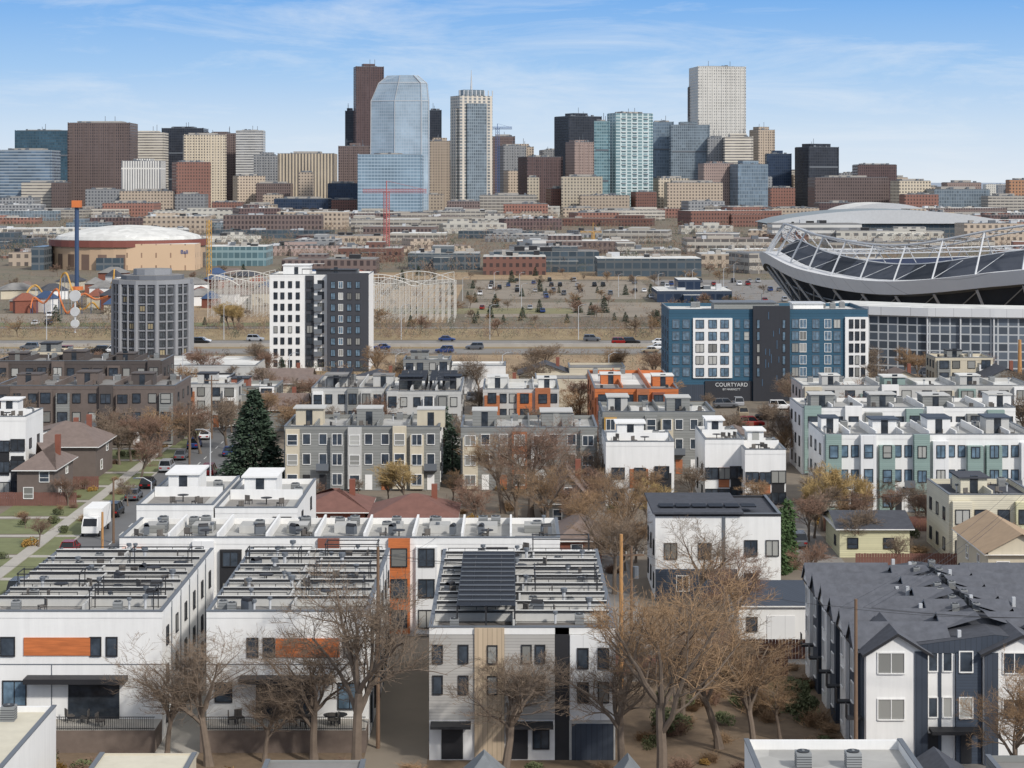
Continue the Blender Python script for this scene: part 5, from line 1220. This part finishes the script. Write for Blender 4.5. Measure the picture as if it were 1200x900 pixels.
def fn1():
    Y=900*(3.2**rnd.random()) if rnd.random()<.78 else rnd.uniform(3000,9000); x=rnd.uniform(-.28,.28)*Y; px=600+x/Y*F
    if Y<1040 and px<330: return None
    return x,Y,rnd.uniform(4,9)
brush('distant_woodland','far-off mass of bare brown and evergreen trees',4300,fn1,[CL[0],CL[0],CL[1],CL[2]])
def fn2():
    c=rnd.random(); Y=rnd.uniform(535,600) if c<.5 else (rnd.uniform(425,488) if c<.7 else rnd.uniform(600,900)); x=rnd.uniform(-.27,.14)*Y
    if rnd.random()<.5: x=x+math.sin(x*.08)*6
    return x,Y,rnd.uniform(.7,3.0)
brush('roadside_brush','dry brown brush covering the highway banks',3600,fn2,[CL[0],CL[0],CL[2],CL[3],CL[1]],22,.16)
def wfence(x0,x1,y,h=1.8,lab='brown wooden privacy fence along a yard',axis='x'):
    T=thing('wooden_fence',lab,'fence',(x0,y,0),group='wooden fences'); mb=MB(); L=x1-x0; n=int(L/.3)
    for k in range(n):
        t=k*.3; mb.box(t,t+.27,-.02,.02,0,h+R(-.03,.03),SHINGR)
    mb.box(0,L,.021,.06,h*.7,h*.7+.1,SHINGR); part(T,'board',mb)
wfence(-75,-57.5,262); wfence(-75,-57.5,276); wfence(18,33,178); wfence(38,62,219); wfence(38,60,243); wfence(9,24,172)
# ================================================================= LIGHT, WORLD, CAMERA
az=Vector((.56,-.68,.66)).normalized()
sd=bpy.data.lights.new('sun','SUN'); sd.energy=3.2; sd.angle=math.radians(4); sd.color=(1,.955,.89)
so=bpy.data.objects.new('sun',sd); so.rotation_euler=az.to_track_quat('Z','Y').to_euler(); col.objects.link(so)
w=bpy.data.worlds.new('World'); scn.world=w; w.use_nodes=True; nt=w.node_tree; nt.nodes.clear()
out=nt.nodes.new('ShaderNodeOutputWorld')
sky=N(nt,'ShaderNodeTexSky',sky_type='NISHITA',sun_disc=False); sky.sun_elevation=math.asin(az.z); sky.sun_rotation=math.atan2(az.x,az.y); 
b1=N(nt,'ShaderNodeBackground',{0:sky.outputs[0],1:.13})
tc=N(nt,'ShaderNodeTexCoord'); sp=N(nt,'ShaderNodeSeparateXYZ',{0:tc.outputs['Generated']})
zf=MA(nt,'MULTIPLY',sp.outputs[2],8.0)
rp=N(nt,'ShaderNodeValToRGB',{0:zf}); e=rp.color_ramp.elements; e[0].position=0; e[0].color=C(224,233,242); e[1].position=.95; e[1].color=C(110,167,232)
q=e.new(.22); q.color=C(202,222,242); q=e.new(.45); q.color=C(164,202,241); q=e.new(.72); q.color=C(126,179,237)
mp=N(nt,'ShaderNodeMapping',{0:tc.outputs['Generated'],2:(0,math.radians(4),0),3:(5.5,3,34)})
n1=N(nt,'ShaderNodeTexNoise',{'Vector':mp.outputs[0],'Scale':1.5,'Detail':8.0,'Roughness':.66,'Distortion':.5})
cr=N(nt,'ShaderNodeMapRange',{0:n1.outputs[0],1:.48,2:.82,3:0.0,4:.6})
cc=mixc(nt,cr.outputs[0],rp.outputs[0],C(234,240,246))
b2=N(nt,'ShaderNodeBackground',{0:cc,1:1.0})
b3=N(nt,'ShaderNodeBackground',{0:(.92,.93,.96,1),1:1.02})
ms0=N(nt,'ShaderNodeMixShader',{0:.62,1:b1.outputs[0],2:b3.outputs[0]})
mr=N(nt,'ShaderNodeMapRange',{0:sp.outputs[2],1:.11,2:.4})
ms=N(nt,'ShaderNodeMixShader',{0:mr.outputs[0],1:b2.outputs[0],2:ms0.outputs[0]})
nt.links.new(ms.outputs[0],out.inputs[0])
cd=bpy.data.cameras.new('camera'); cam=bpy.data.objects.new('camera',cd); col.objects.link(cam); scn.camera=cam
cam.location=(0,0,H); cam.rotation_euler=(math.pi/2,0,0); cd.sensor_width=36; cd.lens=36*F/1200; cd.shift_y=-238/1200; cd.clip_start=1; cd.clip_end=60000
scn.view_settings.view_transform='Standard'; scn.view_settings.look='None'; scn.view_settings.exposure=0
from collections import Counter
print(Counter([o.name.split('.')[0] for o in bpy.data.objects if o.parent is None]).most_common(14))
